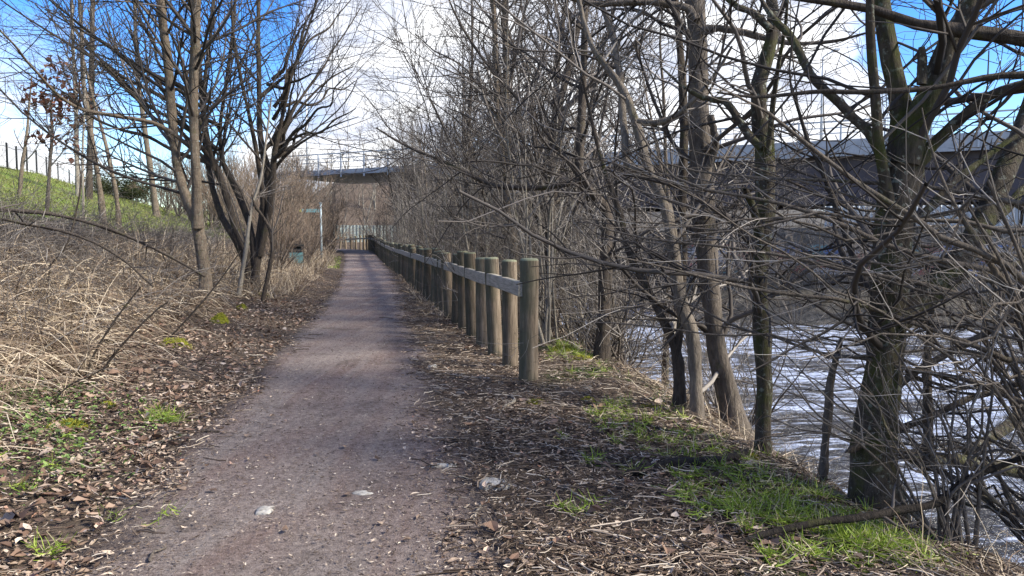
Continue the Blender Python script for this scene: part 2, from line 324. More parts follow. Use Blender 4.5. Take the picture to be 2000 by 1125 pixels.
# ------------------------------------------------------------------ bridge, walls, fences
M['concrete'] = plain('concrete', (.27, .265, .25), (.42, .41, .385), 3, .85, .2)
M['pale_concrete'] = plain('pale_concrete', (.28, .29, .30), (.42, .43, .44), 2, .85, .2)
M['girder'] = plain('girder_paint', (.055, .045, .05), (.085, .072, .08), 1.2, .6, .1)
M['galv'] = plain('galvanised', (.38, .40, .41), (.5, .52, .53), 12, .5, .05, .5)
M['blackpaint'] = plain('black_paint', (.012, .013, .014), (.028, .03, .031), 8, .6, .05, .15)
def build_bridge():
    A = np.array([24.8, 40.]); B = np.array([-14.4, 60.]); d = (B - A) / np.linalg.norm(B - A); ang = math.atan2(d[1], d[0]); mid = (A + B) / 2
    root = empty('road_bridge', (mid[0], mid[1], 0), 'long dark girder road bridge with pale parapet crossing river and path', 'bridge', rz=ang)
    L0, L1 = -62, 27                       # along: minus is towards the right bank
    # local +x runs towards the left bank, local +y away from... the camera side is +y rotated; near face at y = 0
    s = 1.0
    near = -1 if (math.sin(ang + math.pi / 2) > 0) else 1      # sign of local y that faces the camera
    far = -near * 9
    def ybox(b, x0, x1, ya, yb, z0, z1): b.box((x0, min(ya, yb), z0), (x1, max(ya, yb), z1))
    b = MB(); ybox(b, L0, 12, 0, far, 6.25, 6.7); ybox(b, 12, L1, 0, far, 6.45, 6.7); b.build('deck', M['concrete'], root, False)
    b = MB(); ybox(b, L0, 12, near * .12, near * .002, 6.08, 7.0); ybox(b, 12, L1, near * .12, near * .002, 6.4, 6.8); b.build('parapet', M['pale_concrete'], root, False)
    for yy in (-near * .55, -near * 8.2):
        b = MB(); xs = np.linspace(L0, 13, 60); dep = np.interp(xs, [-62, 4, 12, 17, 25, 70], [2.75, 2.75, 2.3, .8, .55, .5])
        V = []; 
        for x, dd in zip(xs, dep): V += [(x, yy, 6.247), (x, yy, 6.25 - dd), (x, yy - near * .4, 6.25 - dd), (x, yy - near * .4, 6.247)]
        i = np.arange(59)[:, None] * 4; Q = np.concatenate([np.stack([i[:, 0] + a, i[:, 0] + (a + 1) % 4, i[:, 0] + 4 + (a + 1) % 4, i[:, 0] + 4 + a], -1) for a in range(4)])
        b.add(V, Q)
        for x in np.arange(L0 + 2, 12, 3.0):   # web stiffeners
            dd = np.interp(x, xs, dep); ybox(b, x, x + .03, yy + near * .003, yy + near * .2, 6.25 - dd + .02, 6.24)
        ybox(b, L0, 4, yy + near * .004, yy + near * .25, 3.45, 3.5)
        b.build('girder', M['girder'], root, False)
    b = MB()
    for z in (7.35, 7.65, 7.98): ybox(b, L0, L1, near * .03, near * .09, z, z + (.05 if z < 7.9 else .09))
    b.build('railing', M['galv'], root, False)
    for x in np.arange(L0 + 1, L1, 2.2):
        b = MB(); ybox(b, x, x + .09, near * .092, near * .19, 6.2, 8.0); b.build('post', M['galv'], root, False)
    for x0, x1 in ((-30.5, -29), (11.4, 12.6)):
        b = MB(); ybox(b, x0, x1, -near * .4, far + near * .6, -2.5, 3.5 if x0 < 0 else 4.9); b.build('pier', M['concrete'], root, False)
    for px, h, lab in ((600, 6.2, 'tall thin grey lamp post on the bridge above the bushes'), (1603, 5.2, 'thin grey lamp post on the bridge between the riverside trees')):
        k = ray(px, 300); t = np.linspace(30, 80, 400); pts = k[None, :2] / k[1] * t[:, None]; rel = pts - mid; ly = rel @ np.array([-math.sin(ang), math.cos(ang)])
        i = np.argmin(np.abs(ly - (-near * 1.2))); p = pts[i]
        e = empty('lamp_post', (p[0], p[1], 6.7), lab, 'lamp post')
        b = MB(); b.tube([(0, 0, 0), (0, 0, h)], np.linspace(.1, .06, 2), 8); b.build('pole', M['galv'], e)
        b = MB(); b.tube([(0, 0, h), (.1, -.35, h + .1), (.2, -.9, h + .12)], .04, 6); b.build('arm', M['galv'], e)
        b = MB(); b.box((.08, -1.5, h + .06), (.34, -.9, h + .16)); b.build('lamp_head', M['galv'], e, False)
build_bridge()
def wall_between(name, a, b2, z0, z1, th, mat, label, cat):
    a = np.array(a, float); b2 = np.array(b2, float); L = np.linalg.norm(b2 - a); ang = math.atan2(*(b2 - a)[::-1])
    o = MB().box((0, 0, z0), (L, th, z1)).build(name, mat, None, False, loc=(a[0], a[1], 0)); o.rotation_euler = (0, 0, ang); tag(o, label, cat); return o, L
def graffiti():
    m = Mat('painted_concrete', .85, .2); v = m.coord(); n = m.noise(v, 2.5, 6, .65); c = m.ramp(n, [(.3, (.08, .074, .064)), (.7, (.22, .205, .18))])
    vv = m.coord((.8, 1, 1.5)); vo = m.new('TexVoronoi', feature='F1'); m.ln(vv, vo.inputs['Vector']); vo.inputs['Scale'].default_value = 1.6
    sw = m.noise(m.coord((1, 1, 1.3)), 1.9, 2, .5, 2.5)
    pal = m.ramp(vo.outputs['Color'], [(0, (.55, .58, .62)), (.25, (.12, .22, .5)), (.45, (.62, .6, .6)), (.6, (.5, .16, .13)), (.75, (.16, .38, .42)), (.9, (.6, .5, .6))], 'CONSTANT')
    sep = m.new('SeparateXYZ'); m.ln(v, sep.inputs[0])
    band = m.math('MULTIPLY', m.ramp(sep.outputs[2], [(0.0, 0.0), (.02, 1.0), (.5, 1.0)]), m.math('LESS_THAN', sep.outputs[2], 1.25))
    msk = m.math('MULTIPLY', m.ramp(sw, [(.44, 0.0), (.47, 1.0), (.62, 1.0), (.65, 0.0)]), band)
    c = m.mix(m.math('MULTIPLY', msk, .6), c, pal); m.col(c).bump(n, .3, .02); return m.m
M['graffiti'] = graffiti()
M['masonry'] = plain('dark_masonry', (.04, .038, .034), (.14, .13, .11), 2.5, .9, .5)
wall_between('retaining_wall', (34, 26.0), (7.6, 34.3), -1.2, 1.95, .35, M['graffiti'], 'grey concrete river wall covered in faded coloured graffiti below the bridge', 'wall')
wall_between('stone_wall', (7.5, 34.4), (3, 62), -1.4, 1.5, .4, M['masonry'], 'dark stone river wall beyond the thicket, left of the graffiti wall', 'wall')
def corrug(name, a, b2, z0, z1, mat, label, cat, pitch=.25, amp=.04):
    a = np.array(a, float); b2 = np.array(b2, float); L = np.linalg.norm(b2 - a); d = (b2 - a) / L; nrm = np.array([-d[1], d[0]]); n = int(L / pitch * 4)
    t = np.linspace(0, L, n); off = amp * np.tile([-1, -1, 1, 1], n)[:n]
    P = a[None] + d * t[:, None] + nrm * off[:, None]; V = []
    for th in (0, .02):
        for z in (z0, z1): V.append(np.column_stack([P + nrm * th, np.full(n, z)]))
    V = np.concatenate(V) - np.array([a[0], a[1], 0]); i = np.arange(n - 1)
    Q = np.concatenate([np.stack([i, i + 1, i + 1 + n, i + n], -1), np.stack([i + 2 * n, i + 3 * n, i + 1 + 3 * n, i + 1 + 2 * n], -1), np.stack([i + n, i + 1 + n, i + 1 + 3 * n, i + 3 * n], -1)])
    r = empty(name, (a[0], a[1], 0), label, cat); link('panel', meshdata('panel', V, Q, mat, False), r)
    for s in np.arange(.2, L, 3.0):
        p = d * s + nrm * .12; MB().box((p[0] - .05, p[1] - .05, z0 - .3), (p[0] + .05, p[1] + .05, z1 - .1)).build('post', M['galv'], r, False)
M['white_sheet'] = plain('white_sheeting', (.36, .39, .40), (.5, .52, .53), 2, .6, .05)
M['mint_sheet'] = plain('mint_sheeting', (.19, .23, .21), (.28, .32, .295), 1.5, .6, .1)
corrug('metal_fence', (36, 31.5), (15, 37.0), 1.9, 3.05, M['white_sheet'], 'pale corrugated metal fence on the far bank under the bridge', 'fence')
corrug('hoarding', (-21.4, 92), (-10.5, 95), .5, 3.1, M['mint_sheet'], 'long pale green hoarding where the path ends', 'hoarding', .4)

# bow-topped railing along the top of the grass slope
def bow_railing():
    n = 1; pts = [(-33.0, 44), (-36.2, 54), (-39.0, 62), (-41.5, 71), (-43.0, 82), (-44, 95)]
    r = empty('metal_railing', onz(*pts[1]), 'dark bow topped metal railing along the top of the grass slope', 'railing'); org = np.array(r.location)
    fine = catmull(np.array(pts), 170); bars = []
    for i, p in enumerate(fine):
        z = float(zt(p[0], p[1])); bars.append([(p[0], p[1], z + .1), (p[0], p[1], z + 1.0), (p[0], p[1], z + 1.85)])
    o = MB().tubes(np.array(bars), np.full((len(bars), 3), .014), 4).build('bar', M['blackpaint'], r, org=org); o['kind'] = 'stuff'
    bb = MB(); rail = np.array(bars)
    for zz in (0, 1, 2): 
        q = rail[::3, zz].copy(); q[:, 2] += (-.18 if zz == 2 else 0); bb.tube(q, .018, 4) if zz != 1 else None
    k = rail[:, 2]; loops = []
    for i in range(0, len(k) - 1, 2):
        a, c = k[i], k[i + 1]; mm = (a + c) / 2 + [0, 0, .12]; loops.append([a, (a + mm) / 2 + [0, 0, .04], mm, (c + mm) / 2 + [0, 0, .04], c])
    bb.tubes(np.array(loops), np.full((len(loops), 5), .011), 4); bb.build('rail', M['blackpaint'], r, org=org)
    for i in range(0, 170, 9):
        p = rail[i]; MB().box((p[0, 0] - .04, p[0, 1] - .04, p[0, 2] - .4), (p[0, 0] + .04, p[0, 1] + .04, p[2, 2] + .12)).build('post', M['blackpaint'], r, False, org=org)
bow_railing()

# post and rail fence beside the path
def post_mat():
    m = Mat('weathered_post', .9, .15); v = m.coord((1, 1, .07)); n = m.noise(v, 45, 6, .7); v0 = m.coord(); b = m.noise(v0, 2.2, 4, .6); oi = m.new('ObjectInfo')
    c = m.ramp(n, [(.28, (.06, .046, .033)), (.5, (.155, .12, .085)), (.75, (.30, .245, .18))])
    sep = m.new('SeparateXYZ'); tc = m.new('TexCoord'); m.ln(tc.outputs['Object'], sep.inputs[0])
    gr = m.ramp(m.math('ADD', b, m.math('MULTIPLY', sep.outputs[0], -2.5)), [(.36, 0.0), (.66, .75)]); c = m.mix(gr, c, (.06, .066, .04))
    top = m.math('GREATER_THAN', sep.outputs[2], 1.262); c = m.mix(m.math('MULTIPLY', top, .75), c, (.20, .215, .14))
    sp = m.noise(v0, 14, 4, .6); c = m.mix(m.ramp(sp, [(.6, 0.0), (.72, .7)]), c, (.05, .042, .03))
    hv = m.new('HueSaturation'); m.ln(c, hv.inputs['Color']); m.ln(m.math('ADD', m.math('MULTIPLY', oi.outputs['Random'], .5), .72), hv.inputs['Value'])
    m.col(hv.outputs[0]).bump(n, .6, .012); return m.m
def rail_mat():
    m = Mat('silvered_rail', .85, .2); v = m.coord((1, 1, .05) if 0 else (.06, 1, 1)); n = m.noise(v, 60, 5, .7); c = m.ramp(n, [(.3, (.15, .132, .10)), (.5, (.28, .252, .20)), (.75, (.42, .385, .315))])
    s = m.noise(m.coord(), 5, 4, .6); c = m.mix(m.ramp(s, [(.55, 0.0), (.7, .5)]), c, (.11, .13, .07)); m.col(c).bump(n, .4, .006); return m.m
FENCE = catmull(np.array([(.176 + .2036 * .9, 7.08), (.176, 7.98), (-2.5, 21.), (-5.04, 33.6), (-8.3, 48.7), (-11.65, 64), (-13.9, 70.5), (-18.2, 76), (-24, 80)]), 2000)
def build_fence():
    pm, rm = post_mat(), rail_mat(); rng = np.random.RandomState(3)
    s = np.concatenate([[0], np.cumsum(np.linalg.norm(np.diff(FENCE, axis=0), axis=1))]); s0 = s[np.argmin(np.abs(FENCE[:, 1] - 7.98))]
    at = lambda q: np.array([np.interp(q, s, FENCE[:, 0]), np.interp(q, s, FENCE[:, 1])])
    p0 = at(s0); root = empty('wooden_fence', onz(*p0), 'wooden fence of round posts and one flat rail along the path', 'fence'); org = np.array(root.location)
    n = 0; q = s0; pos = []
    protos = []
    for k in range(4):
        prof = [(.086, -.35), (.088, .0), (.086, .3), (.084, .7), (.083, 1.1), (.083, 1.255), (.080, 1.272), (.070, 1.283), (.04, 1.287), (.001, 1.288)]
        S = 20; V = []
        for r, z in prof:
            a = np.arange(S) * 2 * math.pi / S; rr = r * (1 + .035 * np.array([vnoise(math.cos(x) * 1.5 + k * 9, math.sin(x) * 1.5 + z * .7 + 20) for x in a])); V += [(rr[i] * math.cos(a[i]), rr[i] * math.sin(a[i]), z) for i in range(S)]
        i = np.arange(len(prof) - 1)[:, None] * S; j = np.arange(S)[None]; j2 = (j + 1) % S; Q = np.stack([i + j, i + j2, i + S + j2, i + S + j], -1).reshape(-1, 4)
        protos.append(meshdata('post', V, Q, pm))
    while q < s[-1] and n < 82:
        p = at(q); z = float(zt(p[0], p[1])); o = link('post', protos[n % 4], root, np.array([p[0], p[1], z]) - org); sc = 1 + .06 * rng.randn() * .4
        o.rotation_euler = (R_(rng.randn() * 1.5), R_(rng.randn() * 1.7), rng.rand() * .8 - .4); o.scale = (1.12 * sc, 1.12 * sc, 1 + rng.uniform(-.05, .03)); pos.append(np.array([p[0], p[1], z])); q += .96 if q < s0 + 60 else 1.2; n += 1
    # rails: each about three posts long, on the path side of the posts
    for k in range(0, len(pos) - 1, 3):
        a = pos[k]; b = pos[min(k + 3, len(pos) - 1)]; d = (b - a)[:2]; L = np.linalg.norm(d); d /= L; nl = np.array([-d[1], d[0]])
        ex0 = -.01 if k else .06
        a3 = np.array([*(a[:2] + nl * .085 + d * (-ex0 if k == 0 else .008)), a[2] + 1.0]); b3 = np.array([*(b[:2] + nl * .085 - d * .008), b[2] + 1.0]); dd = b3 - a3; L = np.linalg.norm(dd)
        m = MB(); nseg = 12; X = np.linspace(0, L, nseg); wob = .018 * np.array([vnoise(x * 1.2 + k, k * .7) for x in X]); V = []
        sec = [(-.03, -.075), (.03, -.075), (.036, -.068), (.036, .066), (.03, .075), (-.03, .075), (-.036, .066), (-.036, -.068)]
        for x, w in zip(X, wob): V += [(x, y, z + w) for y, z in sec]
        S = 8; i = np.arange(nseg - 1)[:, None] * S; j = np.arange(S)[None]; j2 = (j + 1) % S; Q = np.stack([i + j, i + j2, i + S + j2, i + S + j], -1).reshape(-1, 4)
        m.add(V, Q, np.array([list(range(7, -1, -1)), [len(V) - 8 + t for t in range(8)]])); o = m.build('rail', rm, root, False)
        o.location = a3 - org; o.rotation_euler = (0, -math.asin(dd[2] / L), math.atan2(dd[1], dd[0]))
build_fence()

# sign post, bin
def build_sign():
    p = W(628, 497, 42.); root = empty('sign_post', onz(p[0], 42.), 'slim pale blue sign post with finger sign beside the path', 'sign post')
    m = plain('pale_blue_paint', (.27, .34, .35), (.38, .45, .46), 9, .5, .05); t = plain('teal_board', (.16, .38, .37), (.22, .45, .44), 9, .5, .05); y = plain('yellow_end', (.6, .55, .1), (.7, .62, .14), 9, .5, .05)
    MB().tube([(0, 0, -.3), (0, 0, 3.15)], .055, 12).build('pole', m, root)
    f = MB().box((-1.05, -.03, 2.68), (-.075, .03, 2.86)).build('finger_board', t, root, False)
    b = MB().add([(-1.052, -.032, 2.68), (-1.052, .032, 2.68), (-1.052, .032, 2.86), (-1.052, -.032, 2.86), (-1.22, -.032, 2.77), (-1.22, .032, 2.77)], np.array([(0, 1, 2, 3), (1, 0, 4, 5), (3, 2, 5, 4)]), np.array([(0, 3, 4), (2, 1, 5)])); b.build('arrow_tip', y, f, False)
    MB().tube([(0, 0, 3.152), (0, 0, 3.2)], .085, 12).build('cap', m, root)
    p = W(577, 487, 30.); q = onz(p[0], 30.); q[2] -= .08; root = empty('litter_bin', q, 'teal litter bin half hidden in shrubs left of the sign post', 'bin', rz=.4)
    MB().box((-.26, -.24, 0), (.26, .24, .72)).build('body', plain('bin_green', (.07, .17, .18), (.11, .24, .25), 7, .55, .05), root, False); MB().box((-.29, -.27, .95), (.29, .27, 1.05)).build('lid', M['blackpaint'], root, False)
    MB().box((-.24, .15, .72), (.24, .235, .95)).build('back_panel', M['blackpaint'], root, False)
    MB().box((-.2, -.2465, .72), (.2, -.19, .86)).build('sack_edge', M['blackpaint'], root, False)
build_sign()

# ------------------------------------------------------------------ trees
def spawn(rng, P, R, per, t0, t1, ang, ln, fall, rr, rmin, up, wig, K, bias=None, rmax=1, tip=.4):
    N, K0 = P.shape[:2]; L = np.linalg.norm(np.diff(P, axis=1), axis=2).sum(1)
    idx = np.repeat(np.arange(N), rng.poisson(per * L)); n = len(idx)
    if not n: return np.zeros((0, K, 3)), np.zeros((0, K))
    t = rng.uniform(t0, t1, n); f = t * (K0 - 1); i = np.minimum(f.astype(int), K0 - 2); w = (f - i)[:, None]
    pos = P[idx, i] * (1 - w) + P[idx, i + 1] * w; T = norm(P[idx, i + 1] - P[idx, i]); rp = R[idx, i] * (1 - w[:, 0]) + R[idx, i + 1] * w[:, 0]
    v = rng.randn(n, 3)
    if bias is not None: v = v + np.asarray(bias)
    v = norm(v - (v * T).sum(1, keepdims=True) * T); A = np.radians(rng.uniform(ang[0], ang[1], n))[:, None]
    d = np.cos(A) * T + np.sin(A) * v; Lc = rng.uniform(ln[0], ln[1], n) * (1 - fall * t); step = (Lc / (K - 1))[:, None]
    out = np.empty((n, K, 3)); out[:, 0] = pos; upv = np.array([0, 0, up])
    for k in range(1, K):
        d = norm(d + upv + wig * rng.randn(n, 3)); out[:, k] = out[:, k - 1] + d * step
    r0 = np.clip(rp * rr, rmin, rmax); Rr = np.maximum(r0[:, None] * np.linspace(1, tip, K)[None], rmin * .6)
    return out, Rr
# style: list of level dicts
STY = {
 'alder': [dict(per=3.4, t0=.25, t1=.98, ang=(35, 68), ln=(1.6, 4.2), fall=.35, rr=.45, rmin=.007, up=.045, wig=.07, K=10, rmax=.03),
           dict(per=3.6, t0=.12, t1=1, ang=(28, 58), ln=(.6, 1.7), fall=.4, rr=.6, rmin=.0046, up=.04, wig=.09, K=6),
           dict(per=4.2, t0=.1, t1=1, ang=(25, 60), ln=(.18, .6), fall=.3, rr=.7, rmin=.0034, up=.02, wig=.1, K=4)],
 'river': [dict(per=2.6, t0=.2, t1=.98, ang=(40, 80), ln=(1.0, 3.2), fall=.3, rr=.4, rmin=.006, up=.02, wig=.13, K=10, rmax=.024),
           dict(per=3.8, t0=.12, t1=1, ang=(30, 65), ln=(.4, 1.2), fall=.4, rr=.6, rmin=.004, up=.02, wig=.14, K=6),
           dict(per=5.0, t0=.1, t1=1, ang=(25, 65), ln=(.12, .45), fall=.3, rr=.7, rmin=.0027, up=.02, wig=.16, K=4)],
 'sapling': [dict(per=2.0, t0=.28, t1=.98, ang=(30, 60), ln=(.7, 2.1), fall=.5, rr=.45, rmin=.008, up=.07, wig=.07, K=7),
             dict(per=3.2, t0=.2, t1=1, ang=(30, 55), ln=(.3, .9), fall=.4, rr=.6, rmin=.006, up=.04, wig=.09, K=4)],
 'far': [dict(per=3.4, t0=.15, t1=1, ang=(28, 62), ln=(1.4, 3.6), fall=.45, rr=.45, rmin=.012, up=.07, wig=.09, K=7),
         dict(per=3.4, t0=.12, t1=1, ang=(25, 60), ln=(.5, 1.5), fall=.4, rr=.6, rmin=.008, up=.05, wig=.11, K=5),
         dict(per=3.8, t0=.12, t1=1, ang=(25, 60), ln=(.25, .8), fall=.3, rr=.7, rmin=.0055, up=.03, wig=.12, K=3)],
}
def trunk_mesh(stems, S=12, K=26, rough=.06, seed=0):
    rng = np.random.RandomState(seed); P = []; R = []
    for pts, r in stems:
        q = catmull(np.column_stack([pts, r]), K); P.append(q[:, :3]); R.append(np.maximum(q[:, 3], .002))
    P = np.array(P); R = np.array(R)
    wob = 1 + rough * rng.randn(*R.shape); wob[:, 1:-1] = (wob[:, :-2] + wob[:, 1:-1] + wob[:, 2:]) / 3
    V, Q = tube_arrays(P, R * wob, S); c = np.repeat(P.reshape(-1, 3), S, 0); n = (V - c)
    V = c + n * (1 + rough * 1.5 * rng.randn(len(V), 1)); return P, R, V, Q
def make_crown(rng, P, R, levels, extra=None):
    mb = MB(); out = []
    cur = (P, R)
    for k, lv in enumerate(levels):
        c = spawn(rng, cur[0], cur[1], **lv); mb.tubes(c[0], c[1], 5 if k == 0 else 3)
        out.append(c); cur = c
        if k == 0 and extra is not None: pass
    return mb, out
def tree(name, label, cat, stems, barkm, twigm, style, group=None, seed=0, scale=1.0, flare=True, S=12, rough=.075):
    """stems: list of (points (n,3), radii (n)); the first stem starts at the tree's base"""
    base = np.array(stems[0][0][0], float); root = empty(name, base, label, cat, group); rng = np.random.RandomState(seed)
    P, R, V, Q = trunk_mesh(stems, S=S, seed=seed, rough=rough)
    o = link('trunk', meshdata('trunk', V - base, Q, M[barkm], True), root)
    lv = [dict(l) for l in (STY[style] if isinstance(style, str) else style)]
    for l in lv: l['per'] *= scale
    mb, _ = make_crown(rng, P, R, lv)
    if mb.V: mb.build('crown', M[twigm], root, org=base)
    return root
def stem(px, Y, dY=0.0, base_ground=False, lead=None):
    """px: [(x, y, radius_px)], traced on the trunk; Y the distance, dY how far the tip stands nearer or farther"""
    a = np.array(px, float); n = len(a); Yv = Y + dY * np.linspace(0, 1, n) ** 1.2
    p = W(a[:, 0], a[:, 1], Yv); r = a[:, 2] / F * Yv
    if base_ground:
        g = float(zt(p[0, 0], p[0, 1])); p[0, 2] = min(p[0, 2], g); foot = p[0] + (p[0] - p[1]) * .0 + [0, 0, -.25]
        p = np.vstack([foot, p]); r = np.concatenate([[r[0] * 1.35], r])
        r[1] *= 1.12
    return p, r
def TH(px, *a): return stem([(x, y, r * .72) for x, y, r in px], *a)
def gY(x, y): return float(ground_at(x, y)[1])

def build_left_trees():
    Y = gY(402, 590)
    tree('twin_stemmed_tree', 'young grey tree forking low into two straight stems on the left verge', 'tree', [
        stem([(402, 590, 14), (399, 530, 12), (391, 470, 12.5), (384, 430, 12), (366, 395, 9.5), (351, 345, 9), (342, 290, 8.5), (335, 210, 8.5), (325, 100, 8), (314, 0, 7.5), (304, -130, 6), (298, -300, 3)], Y, .6, True),
        stem([(385, 445, 10), (385, 400, 9.5), (383, 350, 9.5), (380, 280, 9), (377, 200, 9), (381, 100, 8.5), (384, 0, 8), (388, -130, 6), (380, -300, 3)], Y, -.5),
        stem([(372, 288, 4), (340, 262, 4), (300, 240, 3.8), (250, 230, 3.5), (190, 220, 3.2), (155, 212, 3), (115, 187, 2.8), (80, 150, 2.4), (50, 117, 2.2), (30, 90, 2), (0, 60, 1.6)], Y, -3.0)],
        'grey_bark', 'dark_twig', 'alder', seed=11, scale=1.1)
    Y = gY(500, 575) + .6
    st = [TH([(497, 572, 13), (500, 520, 12), (508, 450, 11), (518, 390, 11), (524, 340, 10), (514, 300, 8), (507, 250, 7), (506, 150, 6), (504, 60, 5.5), (506, -40, 4.5), (510, -180, 2)], Y, .3, True),
          TH([(488, 560, 9), (474, 500, 9), (455, 460, 9), (436, 430, 9), (417, 375, 8), (406, 320, 7.5), (400, 270, 7), (393, 170, 6), (382, 70, 5), (372, -40, 4), (360, -160, 2)], Y, 1.2),
          TH([(490, 540, 9), (478, 490, 10), (462, 450, 9.5), (446, 400, 9), (432, 350, 8.5), (416, 312, 7.5), (402, 255, 6), (398, 180, 5), (410, 80, 4.5), (420, -20, 3.5), (425, -130, 2)], Y, -.6),
          TH([(498, 520, 9), (490, 450, 9), (478, 412, 8.5), (462, 370, 8), (448, 345, 7.5), (434, 312, 6.5), (430, 250, 5), (442, 160, 4.5), (455, 60, 4), (462, -50, 3), (466, -150, 1.5)], Y, .8),
          TH([(508, 500, 10), (520, 440, 9), (530, 385, 9), (533, 335, 8), (538, 290, 6.5), (552, 225, 5), (572, 140, 4), (600, 60, 3), (622, -10, 2.2), (640, -90, 1.2)], Y, -.8),
          TH([(512, 460, 7), (514, 400, 6.5), (505, 320, 6), (490, 240, 5), (470, 150, 4.5), (455, 60, 3.5), (452, -40, 3), (450, -140, 1.5)], Y, -1.4),
          TH([(520, 360, 6), (545, 318, 4.5), (580, 285, 3.5), (620, 260, 2.5), (665, 240, 1.8), (700, 228, 1)], Y, -1.0),
          TH([(532, 320, 5), (560, 250, 4), (605, 190, 3), (650, 150, 2.2), (690, 130, 1.2)], Y, .8)]
    r5 = np.random.RandomState(5)
    for k in range(11):
        x0, y0 = r5.uniform(392, 440), r5.uniform(150, 345); x1, y1 = r5.uniform(-60, 330), r5.uniform(-60, 130)
        st.append(stem([(x0 + (x1 - x0) * q + r5.randn() * 5, y0 + (y1 - y0) * q + 28 * math.sin(q * 3.14) * r5.uniform(.2, 1), 3.4 * (1 - q) + .9) for q in np.linspace(0, 1, 8)], Y + r5.uniform(-.4, .8), r5.uniform(-2.5, 2)))
    for k in range(12):
        x0, y0 = r5.uniform(505, 545), r5.uniform(120, 320); x1, y1 = r5.uniform(590, 715), r5.uniform(-40, 235)
        st.append(stem([(x0 + (x1 - x0) * q + r5.randn() * 4, y0 + (y1 - y0) * q + 22 * math.sin(q * 3.14) * r5.uniform(-.2, 1), 2.8 * (1 - q) + .8) for q in np.linspace(0, 1, 8)], Y + r5.uniform(-.6, .4), r5.uniform(-2, 2)))
    tree('many_stemmed_alder', 'dark many stemmed bare tree spreading from one stool beside the path', 'tree', st, 'dark_bark', 'dark_twig', 'alder', seed=12, scale=.55)
    Yb = gY(468, 580)
    tree('leaning_sapling', 'thin pale leaning sapling in front of the many stemmed tree', 'sapling', [stem([(466, 577, 4.5), (472, 540, 4), (480, 490, 4), (486, 440, 3.6), (494, 395, 3.2), (510, 345, 2.5), (520, 270, 2), (530, 190, 1.5)], Yb, .2, True)], 'pale_bark', 'twig', 'sapling', seed=13, S=8)
    tree('bent_sapling', 'thin bent brown sapling right of the many stemmed tree', 'sapling', [stem([(512, 572, 4.5), (525, 530, 4.2), (532, 490, 4), (529, 455, 3.6), (515, 425, 3.2), (500, 405, 2.6), (492, 380, 2)], Yb, .1, True)], 'dark_bark', 'twig', 'sapling', seed=14, S=8)
    # saplings standing in the grass on the slope
    sap = 'saplings on the grass slope'
    defs = [('slim grey sapling leaning left, its foot at the edge of the dead grass', [(202, 438, 6), (195, 370, 5.2), (181, 280, 4.8), (170, 215, 4.3), (162, 150, 4), (160, 75, 3.6), (155, 0, 3), (150, -120, 1.5)]),
            ('thin grey sapling curving left, just right of the slim leaning one', [(233, 450, 4.5), (226, 375, 4.2), (212, 305, 3.8), (197, 245, 3.2), (180, 185, 2.6), (165, 120, 1.6)]),
            ('stout dark straight tree behind the slim leaning sapling', [(172, 368, 6.5), (176, 300, 5.8), (178, 200, 5.2), (180, 100, 4.5), (181, 0, 3.8), (182, -100, 2)]),
            ('whitish straight stem left of the stout dark tree', [(151, 357, 4.5), (150, 300, 4), (148, 200, 3.4), (143, 100, 3), (140, 0, 2.4), (138, -90, 1.2)]),
            ('smooth grey tree with flared foot alone on the bright grass', [(306, 412, 7), (297, 352, 5.6), (288, 292, 5), (280, 230, 4.6), (272, 180, 4), (266, 90, 3.4), (263, 0, 2.8), (262, -100, 1.5)]),
            ('small forked sapling left of the brown leaved oak', [(37, 385, 3.6), (44, 320, 3.2), (52, 265, 2.8), (56, 215, 2), (62, 150, 1.2)]),
            ('very thin upright sapling in front of the stout dark tree', [(163, 436, 2.6), (162, 370, 2.4), (161, 300, 2.2), (165, 220, 1.8), (166, 130, 1.2)])]
    for i, (lab, px) in enumerate(defs):
        Y = gY(px[0][0], px[0][1]); Y = min(Y, 48)
        tree('slope_sapling', lab, 'tree' if 'tree' in lab else 'sapling', [stem(px, Y, .5, True)], ['grey_bark', 'grey_bark', 'dark_bark', 'pale_bark', 'grey_bark', 'grey_bark', 'pale_bark'][i], 'twig', 'sapling', sap, seed=30 + i, S=8, scale=.9)
    # oak keeping its brown leaves
    Y = gY(92, 412); r = tree('young_oak', 'young oak on the slope still holding red brown leaves', 'tree', [stem([(92, 412, 4), (95, 360, 3.4), (99, 300, 3), (102, 260, 2.8), (100, 215, 2.2), (106, 165, 1.4)], Y, 0, True)], 'brown_bark', 'twig', 'sapling', seed=50, S=8)
    rng = np.random.RandomState(51); cen = []
    for (x, y, s, n) in [(100, 190, 22, 70), (82, 205, 12, 40), (130, 160, 20, 70), (112, 232, 14, 40), (72, 180, 8, 22), (145, 195, 12, 40), (85, 275, 10, 30), (130, 275, 14, 30), (118, 130, 10, 24), (140, 225, 10, 22)]:
        p = W(x + rng.randn(n) * s, y + rng.randn(n) * s * .8, np.full(n, Y)); p[:, 1] += rng.randn(n) * .5; cen.append(p)
    cen = np.concatenate(cen); leaves('leaves', cen, rng, .14, .32, M['oakleaf'], r, flat=.1, org=np.array(r.location))
